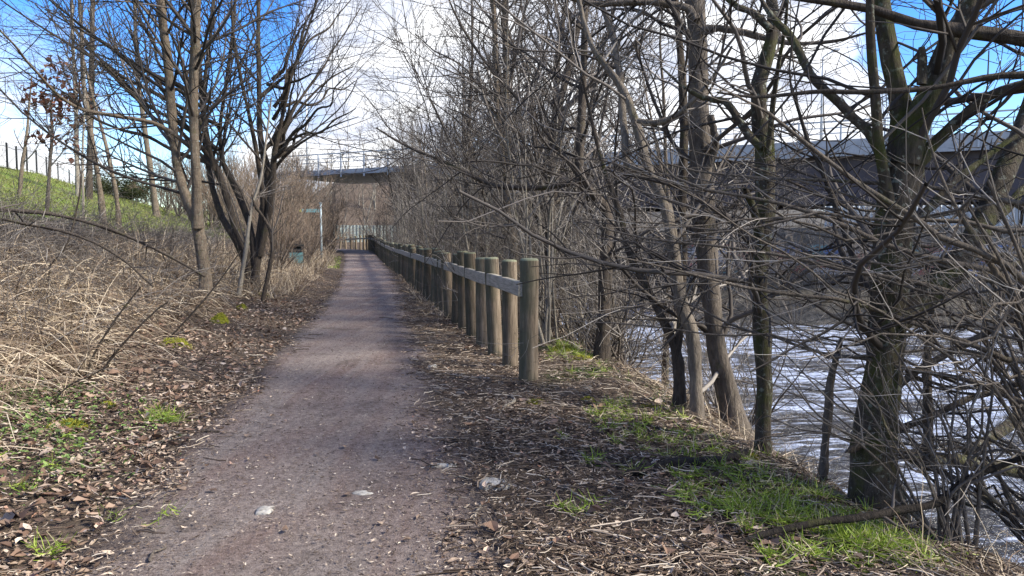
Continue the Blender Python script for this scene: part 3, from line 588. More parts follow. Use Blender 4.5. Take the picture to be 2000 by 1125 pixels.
def leaves(name, cen, rng, s0, s1, mat, parent=None, flat=.75, org=None, kind=None, asp=.6):
    """many small curled leaves with their centres at cen"""
    n = len(cen); s = (s0 + (s1 - s0) * rng.beta(1.3, 2.2, n))[:, None]; nz = norm(np.stack([rng.randn(n), rng.randn(n), np.abs(rng.randn(n)) + 4 * flat], -1))
    a = norm(np.cross(nz, norm(rng.randn(n, 3)))); b = np.cross(nz, a); w = rng.uniform(asp * .45, asp * 1.1, n)[:, None] * s; curl = rng.uniform(-.2, .75, n)[:, None]; roll = rng.uniform(-.25, .5, n)[:, None]; tw = rng.uniform(-.5, .5, n)[:, None]; bend = rng.uniform(-.25, .25, n)[:, None]
    V = np.empty((n, 12, 3))
    for i, (x, wd) in enumerate(((-.5, .12), (-.17, 1.0), (.2, .8), (.52, .06))):
        for j, y in enumerate((-.5, 0, .5)):
            jit = 1 + .35 * rng.randn(n, 1) * (j != 1)
            yy = y * wd * jit; V[:, i * 3 + j] = cen + a * s * x + b * (w * yy + s * bend * x * x) + nz * (s * roll * x * x * 1.6 + w * curl * abs(y) * 1.6 * wd + w * tw * yy * x * 2)
    V = V.reshape(-1, 3); k = (np.arange(n) * 12)[:, None]; Q = np.concatenate([k + np.array([i * 3 + j, i * 3 + j + 1, i * 3 + j + 4, i * 3 + j + 3]) for i in range(3) for j in range(2)])
    if org is not None: V = V - org
    o = link(name, meshdata(name, V, Q, mat, False), parent)
    if kind: tag(o, kind=kind)
    return o
M['oakleaf'] = isl('oak_leaf', [(0, (.07, .028, .02)), (.5, (.13, .05, .033)), (1, (.21, .10, .06))], .7, .2, .3)
build_left_trees()

def build_right_trees():
    Y = 13.5
    tree('twin_trunk_tree', 'tall bare tree with two parallel trunks rising behind the fence posts', 'tree', [
        stem([(1012, 560, 11), (1004, 500, 9.5), (1000, 470, 9), (992, 430, 8), (987, 380, 7.5), (985, 320, 7.5), (986, 250, 7), (988, 180, 6.5), (988, 90, 6), (986, 0, 5.5), (984, -110, 4.5), (982, -260, 2)], Y, .3, True),
        stem([(986, 350, 6), (979, 300, 5.8), (975, 250, 5.5), (969, 160, 5), (966, 60, 4.6), (962, -20, 4), (955, -140, 3), (950, -230, 1.5)], Y, -.5)], 'grey_bark', 'twig', 'river', seed=60, scale=1.35)
    Y = gY(1175, 706)
    tree('elbowed_tree', 'dark tree whose trunk elbows sharply left before rising again', 'tree', [
        stem([(1174, 706, 15), (1178, 640, 13), (1182, 560, 12), (1184, 480, 12), (1186, 425, 12), (1182, 395, 11), (1160, 381, 10), (1143, 370, 9), (1131, 345, 8.5), (1132, 300, 8), (1136, 220, 7.5), (1141, 110, 7), (1141, 0, 6.5), (1138, -130, 5), (1136, -300, 2)], Y, .2, True),
        stem([(1135, 352, 7), (1110, 358, 6), (1060, 367, 5.5), (1000, 366, 5), (965, 362, 4.5), (925, 345, 4), (865, 315, 3.4), (815, 295, 2.8), (775, 275, 2), (735, 250, 1.3)], Y, 1.5),
        stem([(1160, 384, 6), (1120, 330, 4), (1060, 250, 3.4), (1000, 180, 3), (940, 110, 2.5), (890, 30, 2), (860, -50, 1.4)], Y, 1.0)], 'dark_bark', 'dark_twig', 'river', seed=61, scale=1.2)
    Y = gY(1326, 800)
    tree('slender_leaning_tree', 'slender trunk bending left above the waterline, beside the broken snag', 'tree', [
        stem([(1326, 800, 13), (1326, 715, 12), (1318, 680, 10), (1300, 637, 8.5), (1277, 590, 7.5), (1261, 560, 7), (1240, 520, 6.5), (1225, 480, 6), (1217, 440, 5.5), (1207, 402, 5), (1190, 360, 4.2), (1168, 290, 3.6), (1150, 210, 3), (1130, 120, 2.2), (1110, 20, 1.5)], Y, .4, True),
        stem([(1322, 700, 8), (1328, 640, 7), (1333, 560, 7.5), (1333, 400, 8), (1336, 250, 8), (1332, 150, 7.5), (1325, 60, 7), (1316, -20, 6), (1305, -150, 4), (1298, -280, 2)], Y, .7)], 'dark_bark', 'twig', 'river', seed=62)
    Y = gY(1360, 822)
    tree('broken_snag_tree', 'pale broken snag with a living stem sweeping up and left from its side', 'tree', [
        stem([(1361, 822, 14), (1360, 762, 13.5), (1357, 705, 13.5), (1352, 650, 13), (1334, 605, 12), (1324, 560, 11.5), (1318, 510, 11), (1312, 465, 11.5), (1308, 425, 9), (1305, 395, 6)], Y, .1, True),
        stem([(1318, 500, 8), (1302, 420, 8.5), (1288, 375, 9), (1267, 330, 9), (1256, 290, 9), (1243, 245, 8.5), (1232, 210, 8), (1218, 178, 7.5), (1200, 150, 7), (1172, 115, 6), (1152, 80, 5), (1135, 20, 4), (1120, -60, 3), (1105, -150, 1.5)], Y, .5),
        stem([(1262, 335, 7), (1225, 320, 7), (1219, 250, 7), (1211, 160, 6.5), (1196, 65, 6), (1172, 0, 5), (1150, -90, 3.5), (1140, -170, 1.5)], Y, 1.2),
        stem([(1246, 235, 5.5), (1265, 240, 6), (1292, 238, 6), (1325, 222, 5), (1360, 190, 4), (1400, 140, 3), (1430, 90, 2)], Y, -.4)], 'snag_wood', 'twig', 'river', seed=63, scale=.9)
    Y = gY(1442, 858)
    tree('thick_straight_tree', 'thick straight brown trunk with flared foot at the top of the river bank', 'tree', [
        stem([(1446, 858, 30), (1430, 800, 24), (1414, 735, 22), (1400, 680, 21), (1392, 610, 20.5), (1384, 530, 20.5), (1376, 440, 20.5), (1369, 330, 20.5), (1366, 240, 20), (1363, 150, 19.5), (1361, 70, 19), (1358, 0, 18), (1355, -110, 14), (1360, -300, 6)], Y, .15, True),
        stem([(1360, 40, 9), (1345, 18, 7), (1300, 8, 6.5), (1240, 4, 6), (1170, 8, 5), (1110, -5, 4), (1050, -40, 2.5)], Y, .4),
        stem([(1370, 60, 8), (1400, 55, 7), (1450, 63, 6.5), (1500, 76, 6), (1560, 85, 4.5), (1630, 80, 3), (1690, 65, 2)], Y, -.5),
        stem([(1378, 330, 7), (1398, 290, 6.5), (1388, 225, 7)], Y, -.1)], 'brown_bark', 'dark_twig', 'river', seed=64)
    Y = gY(1490, 890)
    tree('mossy_forked_tree', 'mossy grey tree with dead pale stem standing right of the thick brown trunk', 'tree', [
        stem([(1489, 890, 18), (1491, 812, 16), (1491, 712, 16), (1487, 640, 16), (1484, 580, 15.5), (1490, 480, 16), (1494, 400, 17), (1496, 320, 18), (1491, 260, 18), (1482, 205, 15), (1482, 155, 14), (1499, 112, 12.5), (1509, 68, 11.5), (1510, 25, 10), (1500, -30, 8), (1480, -140, 6), (1470, -280, 2)], Y, .2, True),
        stem([(1482, 570, 9), (1484, 500, 8.5), (1480, 440, 8), (1466, 395, 7.5), (1455, 368, 5)], Y, -.25),
        stem([(1487, 290, 8), (1468, 270, 8), (1445, 238, 7.5), (1422, 203, 7), (1402, 195, 6), (1370, 190, 4.5), (1330, 165, 3), (1290, 130, 2)], Y, .4),
        stem([(1506, 60, 8), (1475, 28, 7), (1440, 12, 5.5), (1415, -10, 4), (1395, -60, 2.5)], Y, .3),
        stem([(1500, 300, 6), (1510, 200, 5), (1520, 130, 4), (1535, 40, 3), (1540, -60, 2)], Y, -.6)], 'mossy_bark', 'dark_twig', 'river', seed=65, scale=1.1)
    Y = 4.6
    tree('big_mossy_tree', 'biggest mossy tree, its thick trunk dividing into several limbs over the water', 'tree', [
        stem([(1712, 998, 56), (1706, 930, 46), (1708, 860, 40), (1717, 780, 37), (1728, 700, 34), (1735, 600, 33), (1740, 500, 33), (1752, 400, 35), (1764, 320, 37), (1770, 265, 30), (1760, 205, 20), (1745, 145, 18), (1731, 75, 17), (1721, 0, 16), (1712, -110, 12), (1700, -260, 5)], Y, .15, True),
        stem([(1768, 320, 26), (1785, 255, 27), (1802, 212, 24), (1824, 165, 22), (1842, 112, 20), (1864, 64, 18), (1885, 25, 17), (1900, -20, 15), (1920, -120, 11), (1940, -260, 5)], Y, -.2),
        stem([(1745, 420, 13), (1732, 372, 11), (1724, 325, 10), (1715, 270, 9.5), (1709, 180, 9), (1702, 100, 8.5), (1699, 20, 7.5), (1700, -90, 5), (1705, -180, 2)], Y, -.3),
        stem([(1732, 330, 11), (1713, 285, 10), (1692, 253, 9.5), (1668, 232, 9), (1640, 202, 8.5), (1610, 175, 8.5), (1585, 148, 8), (1566, 112, 8), (1550, 80, 7.5), (1530, 55, 7), (1512, 38, 6), (1490, 5, 4), (1470, -40, 2.5)], Y, .6),
        stem([(1785, 330, 14), (1825, 280, 11), (1852, 254, 10.5), (1890, 220, 10), (1922, 194, 9.5), (1960, 176, 9), (2005, 163, 8), (2080, 140, 5), (2150, 100, 2.5)], Y, -.5),
        stem([(1800, 425, 8), (1830, 388, 7), (1875, 345, 6.5), (1925, 308, 6), (1975, 272, 5), (2040, 240, 3)], Y, .5),
        stem([(1742, 640, 24), (1790, 595, 24), (1838, 552, 24), (1870, 515, 22), (1900, 468, 22), (1926, 420, 21), (1952, 358, 20), (1976, 305, 18), (1998, 245, 16), (2025, 160, 12), (2050, 50, 8), (2060, -80, 3)], Y, .9),
        stem([(1908, 450, 12), (1935, 432, 10), (1965, 408, 9), (2003, 366, 8), (2060, 320, 5), (2120, 290, 2)], Y + .5, .3),
        stem([(1800, 165, 9), (1801, 120, 8.5), (1800, 92, 6)], Y - .15, 0)], 'mossy_bark', 'dark_twig', 'river', seed=66, scale=1.15, S=18, rough=.035)
    # limb crossing the top right corner, from a tree standing outside the picture
    tree('overhanging_tree', 'dark heavy limb reaching in from the right across the top corner', 'tree', [
        stem([(2420, 1180, 70), (2400, 800, 55), (2380, 420, 46), (2330, 200, 26), (2200, 118, 17), (2080, 92, 14), (2000, 76, 13), (1925, 64, 12.5), (1870, 62, 12), (1820, 52, 11), (1770, 42, 10.5), (1725, 25, 9.5), (1680, 12, 8), (1600, 2, 6.5), (1530, -8, 5)], 4.2, .4, True),
        stem([(2330, 200, 18), (2150, 150, 9), (2000, 146, 7), (1930, 150, 6), (1860, 165, 5.5), (1800, 174, 5), (1740, 178, 4.8), (1660, 180, 4.4), (1600, 178, 4), (1530, 186, 3.4), (1470, 190, 2.8), (1400, 180, 2)], 4.0, .3),
        stem([(2380, 420, 40), (2420, 150, 36), (2440, -150, 26), (2450, -500, 10)], 4.2, .2)], 'dark_bark', 'dark_twig', 'river', seed=67, scale=.9, S=14)
build_right_trees()

# leaning bushes that reach in from the river bank
def build_bushes():
    rng = np.random.RandomState(70)
    lv = [dict(per=1.9, t0=.12, t1=.98, ang=(18, 48), ln=(.35, 1.15), fall=.35, rr=.5, rmin=.0015, rmax=.004, up=.03, wig=.09, K=7, bias=(-.5, 0, .2)),
          dict(per=3.8, t0=.1, t1=1, ang=(25, 60), ln=(.12, .42), fall=.3, rr=.6, rmin=.0012,  up=.02, wig=.13, K=5),
          dict(per=3.5, t0=.2, t1=1, ang=(25, 60), ln=(.05, .16), fall=.3, rr=.8, rmin=.001, up=.02, wig=.15, K=3)]
    b = (2330, 1000)
    T = [[(2330, 1000, 14), (2120, 640, 8), (2000, 555, 7), (1950, 505, 6.5), (1850, 470, 6), (1810, 445, 5.5), (1780, 420, 5.2), (1720, 385, 5), (1665, 350, 4.6), (1625, 320, 4.2), (1575, 280, 3.8), (1515, 232, 3.2), (1475, 202, 2.6), (1420, 180, 2), (1370, 150, 1.4)],
         [(2330, 1005, 14), (2100, 590, 7), (1940, 528, 6), (1850, 512, 5.8), (1775, 492, 5.5), (1720, 475, 5.2), (1680, 455, 5), (1625, 430, 4.6), (1575, 412, 4.2), (1525, 398, 3.8), (1475, 386, 3.5), (1430, 380, 3.2), (1350, 364, 3), (1315, 345, 2.6), (1285, 315, 2.3), (1262, 278, 2), (1240, 238, 1.6)],
         [(2330, 1000, 12), (2080, 470, 6), (1960, 400, 5), (1860, 372, 4.4), (1760, 360, 4), (1680, 356, 3.6), (1590, 351, 3.2), (1500, 348, 2.8), (1440, 343, 2.4), (1380, 338, 2), (1310, 322, 1.5), (1250, 300, 1)],
         [(2330, 1010, 14), (2100, 760, 8), (1990, 600, 7), (1965, 562, 6.5), (1940, 525, 6), (1912, 478, 5.5), (1883, 432, 5), (1862, 400, 4), (1840, 350, 3.2), (1815, 280, 2.5), (1800, 210, 1.6)],
         [(2330, 1010, 13), (2090, 700, 7), (1960, 610, 6), (1860, 570, 5), (1760, 545, 4.5), (1660, 530, 4), (1560, 505, 3.4), (1470, 490, 3), (1380, 478, 2.6), (1290, 470, 2.2), (1210, 455, 1.8), (1140, 430, 1.2)],
         [(2330, 1015, 13), (2080, 780, 7), (1960, 700, 6), (1850, 655, 5), (1740, 615, 4.4), (1640, 585, 4), (1540, 575, 3.4), (1450, 560, 3), (1370, 540, 2.6), (1290, 520, 2.1), (1200, 500, 1.6)],
         [(2330, 1000, 12), (2090, 540, 6), (1980, 460, 5), (1870, 430, 4.4), (1780, 432, 4), (1690, 428, 3.6), (1600, 415, 3.2), (1500, 440, 2.6), (1420, 452, 2.2), (1330, 458, 1.6)],
         [(2330, 1015, 12), (2100, 880, 7), (1980, 780, 5.5), (1880, 740, 4.8), (1780, 722, 4.2), (1690, 700, 3.8), (1600, 690, 3.2), (1520, 660, 2.8), (1440, 640, 2.4), (1360, 600, 1.9), (1290, 570, 1.3)]]
    st = []
    for i, t in enumerate(T):
        p, r = stem(t, 3.9 + .25 * (i % 3), .35 * ((i * 7) % 5 - 1)); st.append((p, r))
    for i in range(36):
        tx, ty = rng.uniform(1080, 1850), rng.uniform(150, 760); sx, sy = 2330, 1010; mx, my = 2060 + rng.randn() * 25, rng.uniform(430, 860); n = 9; px = [(sx, sy, 5)]
        for q in np.linspace(.12, 1, n): px.append((mx + (tx - mx) * q + rng.randn() * 7, my + (ty - my) * q ** 1.15 - 45 * math.sin(q * 3.1) * rng.uniform(-.4, 1), 2.9 * (1 - q) + .9))
        p, r = stem(px, rng.uniform(3.6, 5.2), rng.uniform(-.6, 1.2)); st.append((p, r))
    for i in range(16):
        tx, ty = rng.uniform(1420, 1850), rng.uniform(560, 930); mx, my = 2050 + rng.randn() * 30, rng.uniform(880, 1120); px = [(2330, 1010, 5)]
        for q in np.linspace(.12, 1, 9): px.append((mx + (tx - mx) * q + rng.randn() * 7, my + (ty - my) * q ** 1.1 - 40 * math.sin(q * 3.1) * rng.uniform(-.3, 1), 2.9 * (1 - q) + .9))
        p, r = stem(px, rng.uniform(3.9, 4.7), rng.uniform(-.2, 1.0)); st.append((p, r))
    g = np.array([st[0][0][0][0], 4.0, float(zt(st[0][0][0][0], 4.0)) - .15])
    st = [(np.vstack([g + rng.randn(3) * [.06, .06, 0], p[1:]]), r) for p, r in st]
    tree('leaning_bush', 'wide bare bush sending long thin branches leftward across the right side', 'bush', st, 'brown_bark', 'pale_twig', lv, seed=71, S=7, rough=.03, scale=1.0)
    # low bush beside the big mossy tree
    st = []; Y = 3.95; base = W(1838, 985, Y)
    for tx, ty, k in [(1770, 760, .4), (1720, 830, -.5), (1900, 720, .3), (1980, 540, 1), (1520, 620, .5), (1690, 690, 1), (1600, 640, -1), (1740, 560, 1.5), (1860, 600, 1), (1955, 640, -.5), (2010, 800, -.6), (1560, 780, -.4), (1480, 700, .3), (1950, 460, .6), (1640, 500, .8)]:
        bx, by = 1845 + rng.randn() * 38, 1030
        px = [(bx, by, 4)] + [(bx + (tx - bx) * t + 30 * math.sin(t * 3) * rng.uniform(-.6, .6), by + (ty - by) * (t ** .8) , 2.6 * (1 - t) + .9) for t in (.2, .4, .6, .8, 1)]; px = [px[0]] + [(x + rng.randn() * 9, y + rng.randn() * 9, r) for x, y, r in px[1:]]
        st.append(stem(px, Y, .35 * k, True))
    tree('low_bush', 'low tangled bush fanning out at the foot of the big mossy tree', 'bush', st, 'brown_bark', 'twig', lv, seed=72, S=7, rough=.03)
    # bushes on the bank between fence and water
    lab = ['arching bare bush behind the first fence post', 'bare bush with crossing rods left of the elbowed tree', 'spreading bare bush at the foot of the broken snag', 'thin rods leaning left from below the thick brown trunk', 'bare bush on the bank under the leaning slender tree']
    for i, (x, y, nst, L, lean) in enumerate([(1115, 668, 9, 2.6, (-.55, .1)), (1150, 640, 9, 3.2, (-.6, .1)), (1395, 800, 10, 2.9, (-.75, .2)), (1480, 845, 8, 3.0, (-.8, .05)), (1265, 735, 9, 2.6, (-.6, .2))]):
        gp = ground_at(x, y); st = []
        for k in range(nst):
            d = norm(np.array([lean[0] + rng.randn() * .45, lean[1] + rng.randn() * .35, 1 + rng.rand() * .3])); pts = [gp + rng.randn(3) * [.12, .12, .0] - [0, 0, .08]]; Ls = L * rng.uniform(.7, 1.15)
            for q in range(7): d = norm(d + rng.randn(3) * .09 + [-.05, 0, -.03]); pts.append(pts[-1] + d * Ls / 7)
            r0 = rng.uniform(.009, .017); st.append((np.array(pts), np.linspace(r0, .003, 8)))
        tree('bank_bush', lab[i], 'bush', st, 'brown_bark', 'twig', lv, 'bare bushes on the river bank', seed=73 + i, S=6, rough=.03, scale=.9)
build_bushes()

# ------------------------------------------------------------------ trees of the thicket, shrubs, far wood: a few kinds, copied
def copy_tree(root, loc, rz, sc, label=None, group=None):
    r = root.copy(); COL.objects.link(r); r.location = tuple(loc); r.rotation_euler = (0, 0, rz); r.scale = (sc, sc, sc)
    if label: r['label'] = label
    for ch in KIDS[root.name]:
        c = ch.copy(); COL.objects.link(c); c.parent = r
    return r
KIDS = {}
def proto_tree(name, label, cat, group, H, nst, r0, lean, barkm, twigm, style, seed, scale=1.0, wob=.06):
    rng = np.random.RandomState(seed); st = []
    for k in range(nst):
        d = norm(np.array([rng.randn() * lean, rng.randn() * lean, 1.0])); pts = [np.array([rng.randn() * .08 * (nst > 1), rng.randn() * .08 * (nst > 1), -.25])]; Hk = H * rng.uniform(.75, 1.05); n = 9
        for q in range(n): d = norm(d + rng.randn(3) * wob + [0, 0, .05]); pts.append(pts[-1] + d * (Hk + .25) / n)
        rr = r0 * rng.uniform(.7, 1.1); st.append((np.array(pts), np.linspace(rr, rr * .15, n + 1)))
    st[0][0][0][:2] = 0
    root = tree(name, label, cat, st, barkm, twigm, style, group, seed, scale, S=7)
    KIDS[root.name] = [o for o in bpy.data.objects if o.parent == root]
    return root
def build_thicket():
    rng = np.random.RandomState(90); g = 'bare trees crowding the river bank behind the fence'; lab = 'bare young tree in the tangled thicket behind the path fence'
    pr = [proto_tree('thicket_tree', lab, 'tree', g, H, n, r, ln, bk, tw, 'far', sd, sc) for H, n, r, ln, bk, tw, sd, sc in
          [(10.5, 1, .10, .06, 'dark_bark', 'twig', 91, .85), (9, 2, .085, .14, 'grey_bark', 'twig', 92, .75), (8, 3, .06, .2, 'brown_bark', 'dark_twig', 93, .7), (11.5, 1, .12, .05, 'dark_bark', 'dark_twig', 94, .85)]]
    spots = []
    for Y in np.concatenate([np.arange(13.5, 34, .85), np.arange(34, 62, 1.1)]):
        u = rng.uniform(2.9, 6.0); X = float(pc(Y)) + u; spots.append((X, Y + rng.uniform(-.5, .5)))
    used = set()
    for i, (X, Y) in enumerate(spots):
        k = i % 4; sc = rng.uniform(.75, 1.08); z = float(zt(X, Y))
        if k not in used: used.add(k); r = pr[k]; r.location = (X, Y, z); r.rotation_euler = (0, 0, rng.rand() * 6.3)
        else: copy_tree(pr[k], (X, Y, z), rng.rand() * 6.3, sc)
    for px, Y, sc in [(575, 50, .62), (598, 53, .7), (618, 55, .6), (640, 56.5, .66), (560, 54, .75), (540, 52, .7), (655, 60, .62), (520, 54, .75), (480, 56, .75), (738, 57, .6), (752, 52, .62)]:
        X = (px - 1000) / F * Y; copy_tree(pr[(px // 3) % 4], (X, Y, float(zt(X, Y))), rng.rand() * 6.3, sc, 'bare tree among the shrubs under the far end of the bridge', 'bare trees under the far end of the bridge')
    # thin pale rods between them
    g2 = 'thin pale saplings behind the fence'; lab2 = 'thin pale sapling close behind the far part of the fence'
    p2 = [proto_tree('pale_sapling', lab2, 'sapling', g2, H, n, .028, .12, 'pale_bark', 'pale_twig', 'sapling', sd, .8, .08) for H, n, sd in [(3.6, 2, 95), (4.4, 3, 96)]]
    used = set()
    for i, Y in enumerate(np.concatenate([np.arange(10.5, 20, .5), np.arange(20, 48, .7)])):
        X = float(np.interp(Y, FENCE[:, 1], FENCE[:, 0])) + rng.uniform(.5, 2.2); z = float(zt(X, Y)); k = i % 2
        if k not in used: used.add(k); p2[k].location = (X, Y, z)
        else: copy_tree(p2[k], (X, Y, z), rng.rand() * 6.3, rng.uniform(.7, 1.1))
    g7 = 'undergrowth bushes behind the fence'; lab7 = 'low dense bare bush between the fence and the river'
    us = [dict(per=4.2, t0=.08, t1=1, ang=(20, 60), ln=(.4, 1.3), fall=.4, rr=.55, rmin=.005, up=.03, wig=.12, K=6), dict(per=5.5, t0=.1, t1=1, ang=(25, 65), ln=(.15, .55), fall=.3, rr=.6, rmin=.0036, up=.02, wig=.14, K=4)]
    p7 = [proto_tree('undergrowth_bush', lab7, 'bush', g7, H, n, .018, .45, 'brown_bark', tw, us, sd, 1.0, .12) for H, n, tw, sd in [(2.3, 12, 'pale_twig', 110), (2.9, 11, 'twig', 111)]]
    used = set()
    for i, Y in enumerate(np.concatenate([np.arange(9.6, 20, .62), np.arange(20, 56, 1.3)])):
        X = float(np.interp(Y, FENCE[:, 1], FENCE[:, 0])) + rng.uniform(.75, 3.4); z = float(zt(X, Y)); k = i % 2; s = rng.uniform(.7, 1.15)
        if k not in used: used.add(k); p7[k].location = (X, Y, z); p7[k].scale = (s, s, s)
        else: copy_tree(p7[k], (X, Y, z), rng.rand() * 6.3, s)
    # the far bank
    g3 = 'bare trees on the far bank'; lab3 = 'bare bushy tree on the far river bank below the bridge'
    p3 = [proto_tree('far_bank_tree', lab3, 'tree', g3, H, n, .06, .28, 'brown_bark', 'twig', 'far', sd, .75) for H, n, sd in [(3.6, 4, 97), (4.4, 3, 98)]]
    used = set()
    for i, (X, Y) in enumerate([(6.6, 39), (7.4, 35), (8.6, 33.0), (10.5, 31.6), (12.5, 31), (14.5, 30.2), (5.5, 44), (4.8, 50), (17.5, 29.4), (20.5, 28.4), (3.2, 57), (9.6, 36.5), (7, 47), (13, 36.8), (5, 60), (24, 27.5), (11.5, 32.2), (9.5, 31.2), (15.5, 29.2), (13.4, 29.8), (19, 28.2), (22, 27), (16.4, 31.5), (26, 26.5)]):
        z = float(zt(X, Y)); k = i % 2; s = rng.uniform(.6, 1.0) if X < 13 else rng.uniform(.45, .8)
        if k not in used: used.add(k); p3[k].location = (X, Y, z); p3[k].scale = (s, s, s)
        else: copy_tree(p3[k], (X, Y, z), rng.rand() * 6.3, s)
    # orange brown shrubs left of the path by the sign
    g4 = 'orange brown shrubs left of the path'; lab4 = 'dense orange brown twiggy shrub beside the sign post'
    shr = [dict(per=3.2, t0=.1, t1=1, ang=(18, 48), ln=(.5, 1.5), fall=.4, rr=.55, rmin=.008, up=.06, wig=.09, K=6), dict(per=4.5, t0=.1, t1=1, ang=(20, 55), ln=(.25, .8), fall=.4, rr=.6, rmin=.006, up=.04, wig=.1, K=4)]
    p4 = [proto_tree('twiggy_shrub', lab4, 'shrub', g4, H, n, .032, .36, 'brown_bark', 'orange_twig', shr, sd, 1.0, .1) for H, n, sd in [(3.6, 12, 100), (4.4, 10, 101)]]
    used = set()
    for i, (px, Y, s) in enumerate([(545, 24, .6), (572, 27.5, .35), (592, 31, .7), (545, 33, 1.0), (600, 35, .9), (570, 39, 1.1), (612, 44, 1.0), (640, 52, .95), (590, 48, 1.2), (655, 60, 1.0), (625, 58, 1.2), (560, 46, 1.2), (540, 27, .8), (520, 36, 1.0), (605, 64, 1.3), (640, 70, 1.2), (500, 44, .9), (470, 47, 1.3), (440, 50, 1.3), (410, 53, 1.4), (380, 55, 1.3), (350, 58, 1.3), (530, 52, 1.5), (500, 55, 1.5), (560, 57, 1.5), (590, 60, 1.4), (330, 60, 1.3), (455, 56, 1.6), (425, 58, 1.6), (655, 79, .8), (690, 86, .7), (715, 87, .75), (740, 88, .7), (762, 86, .8), (672, 88, .7), (485, 57, 1.7), (515, 57, 1.7), (545, 58, 1.7), (575, 58, 1.6), (560, 50, 1.5)]):
        X = (px - 1000) / F * Y; X = X if Y > 84 else min(X, float(pc(Y)) - 2.0); z = float(zt(X, Y)); k = i % 2
        if k not in used: used.add(k); p4[k].location = (X, Y, z); p4[k].scale = (s, s, s)
        elif Y > 78: copy_tree(p4[k], (X, Y, z), rng.rand() * 6.3, s, 'low twiggy shrub in front of the pale green hoarding', 'low shrubs before the hoarding')
        elif px < 532: copy_tree(p4[k], (X, Y, z), rng.rand() * 6.3, s, 'grey brown shrub behind the many stemmed tree', 'shrubs behind the many stemmed tree')
        else: copy_tree(p4[k], (X, Y, z), rng.rand() * 6.3, s)
    # wooded slope beyond the bridge and the skyline left
    g5 = 'bare trees on the far wooded slope'; lab5 = 'grey bare tree on the wooded slope beyond the bridge'
    farl = [dict(per=2.0, t0=.15, t1=1, ang=(25, 55), ln=(1.5, 4), fall=.5, rr=.45, rmin=.03, up=.06, wig=.09, K=6), dict(per=2.2, t0=.15, t1=1, ang=(25, 60), ln=(.6, 1.6), fall=.4, rr=.6, rmin=.02, up=.04, wig=.1, K=4)]
    p5 = [proto_tree('far_tree', lab5, 'tree', g5, 9.5, n, .14, .12, 'pale_bark', 'far_twig', farl, sd, 1.0) for n, sd in [(1, 102), (2, 103)]]
    used = set(); i = 0
    for row, Y0 in enumerate((84, 92, 100, 110, 122)):
        for X in np.arange(-46, 22, 2.4 + row * .2):
            x = X + rng.uniform(-1.2, 1.2); Y = Y0 + rng.uniform(-3, 3)
            if row < 1 and (-27 < x < -10): Y = 86 + rng.rand() * 3
            if abs(x - float(pc(min(Y, 118)))) < 3: continue
            z = float(zt(x, Y)); s = rng.uniform(.6, 1.0) * (.45 if Y < 91 else 1); k = i % 2; i += 1
            if z < -1.5: continue
            if k not in used: used.add(k); p5[k].location = (x, Y, z); p5[k].scale = (s, s, s)
            else: copy_tree(p5[k], (x, Y, z), rng.rand() * 6.3, s)
    lab6 = 'small bare tree on the skyline behind the grass slope'
    p6 = proto_tree('skyline_tree', lab6, 'tree', 'bare trees on the skyline behind the grass slope', 5.0, 2, .09, .15, 'pale_bark', 'far_twig', farl, 104, .9); first = True
    for x in np.arange(170, 520, 15):
        Y = rng.uniform(70, 100); X = (x + rng.uniform(-6, 6) - 1000) / F * Y; z = float(zt(X, Y)); s = rng.uniform(.5, .95)
        if first: first = False; p6.location = (X, Y, z)
        else: copy_tree(p6, (X, Y, z), rng.rand() * 6.3, s)
    # evergreen bushes below the skyline
    M['evergreen'] = isl('evergreen_leaf', [(0, (.022, .03, .013)), (.6, (.045, .055, .022)), (1, (.085, .09, .035))])
    for i, (x, y, w, h, lb) in enumerate([(232, 352, 3.4, 1.9, 'dark rounded evergreen bush on the grass slope skyline'), (262, 362, 3.0, 1.5, 'lower dark evergreen bush right of the rounded one')]):
        Y = 62. + 3 * i; X = (x - 1000) / F * Y; z = float(zt(X, Y)); r = empty('evergreen_bush', (X, Y, z), lb, 'bush'); n = 5000
        cl = rng.randn(40, 3) * [w * .36, w * .3, h * .22] + [0, 0, h * .5]; c = cl[rng.randint(40, size=n)] + rng.randn(n, 3) * [.28, .28, .2]; c[:, 2] = np.maximum(c[:, 2], .05)
        leaves('foliage', c, rng, .1, .22, M['evergreen'], r, flat=.2)
        MB().tube([(0, 0, -.2), (.05, 0, h * .4), (.1, .1, h * .8)], [.1, .08, .03], 6).build('stem', M['dark_bark'], r)
build_thicket()

# ------------------------------------------------------------------ ground cover
def ribbons(P, Wd, up=None, rng=None):
    """P (N,K,3) centre lines, Wd (N,K) half widths -> flat ribbons"""
    N, K = P.shape[:2]; T = norm(np.gradient(P, axis=1)); s = norm(np.cross(T, norm(rng.randn(N, 1, 3) * .6 + np.array([0, 0, .8])))) * Wd[..., None]
    V = np.stack([P - s, P + s], 2).reshape(-1, 3); b = (np.arange(N) * K * 2)[:, None] + (np.arange(K - 1) * 2)[None]
    return V, np.stack([b, b + 1, b + 3, b + 2], -1).reshape(-1, 4)
def strands(rng, base, L, up0, spread, droop, w, K=5):
    n = len(base); d = norm(np.stack([rng.randn(n) * spread, rng.randn(n) * spread, np.full(n, up0)], -1)); P = np.empty((n, K, 3)); P[:, 0] = base; st = (L / (K - 1))[:, None]
    for k in range(1, K): d = norm(d + rng.randn(n, 3) * .12 + [0, 0, -droop]); P[:, k] = P[:, k - 1] + d * st
    gz = zt(P[..., 0], P[..., 1]) + .012 + .05 * rng.rand(n, 1); P[..., 2] = np.maximum(P[..., 2], gz); Wd = np.asarray(w)[:, None] * np.linspace(1, .25, K)[None]; return P, Wd
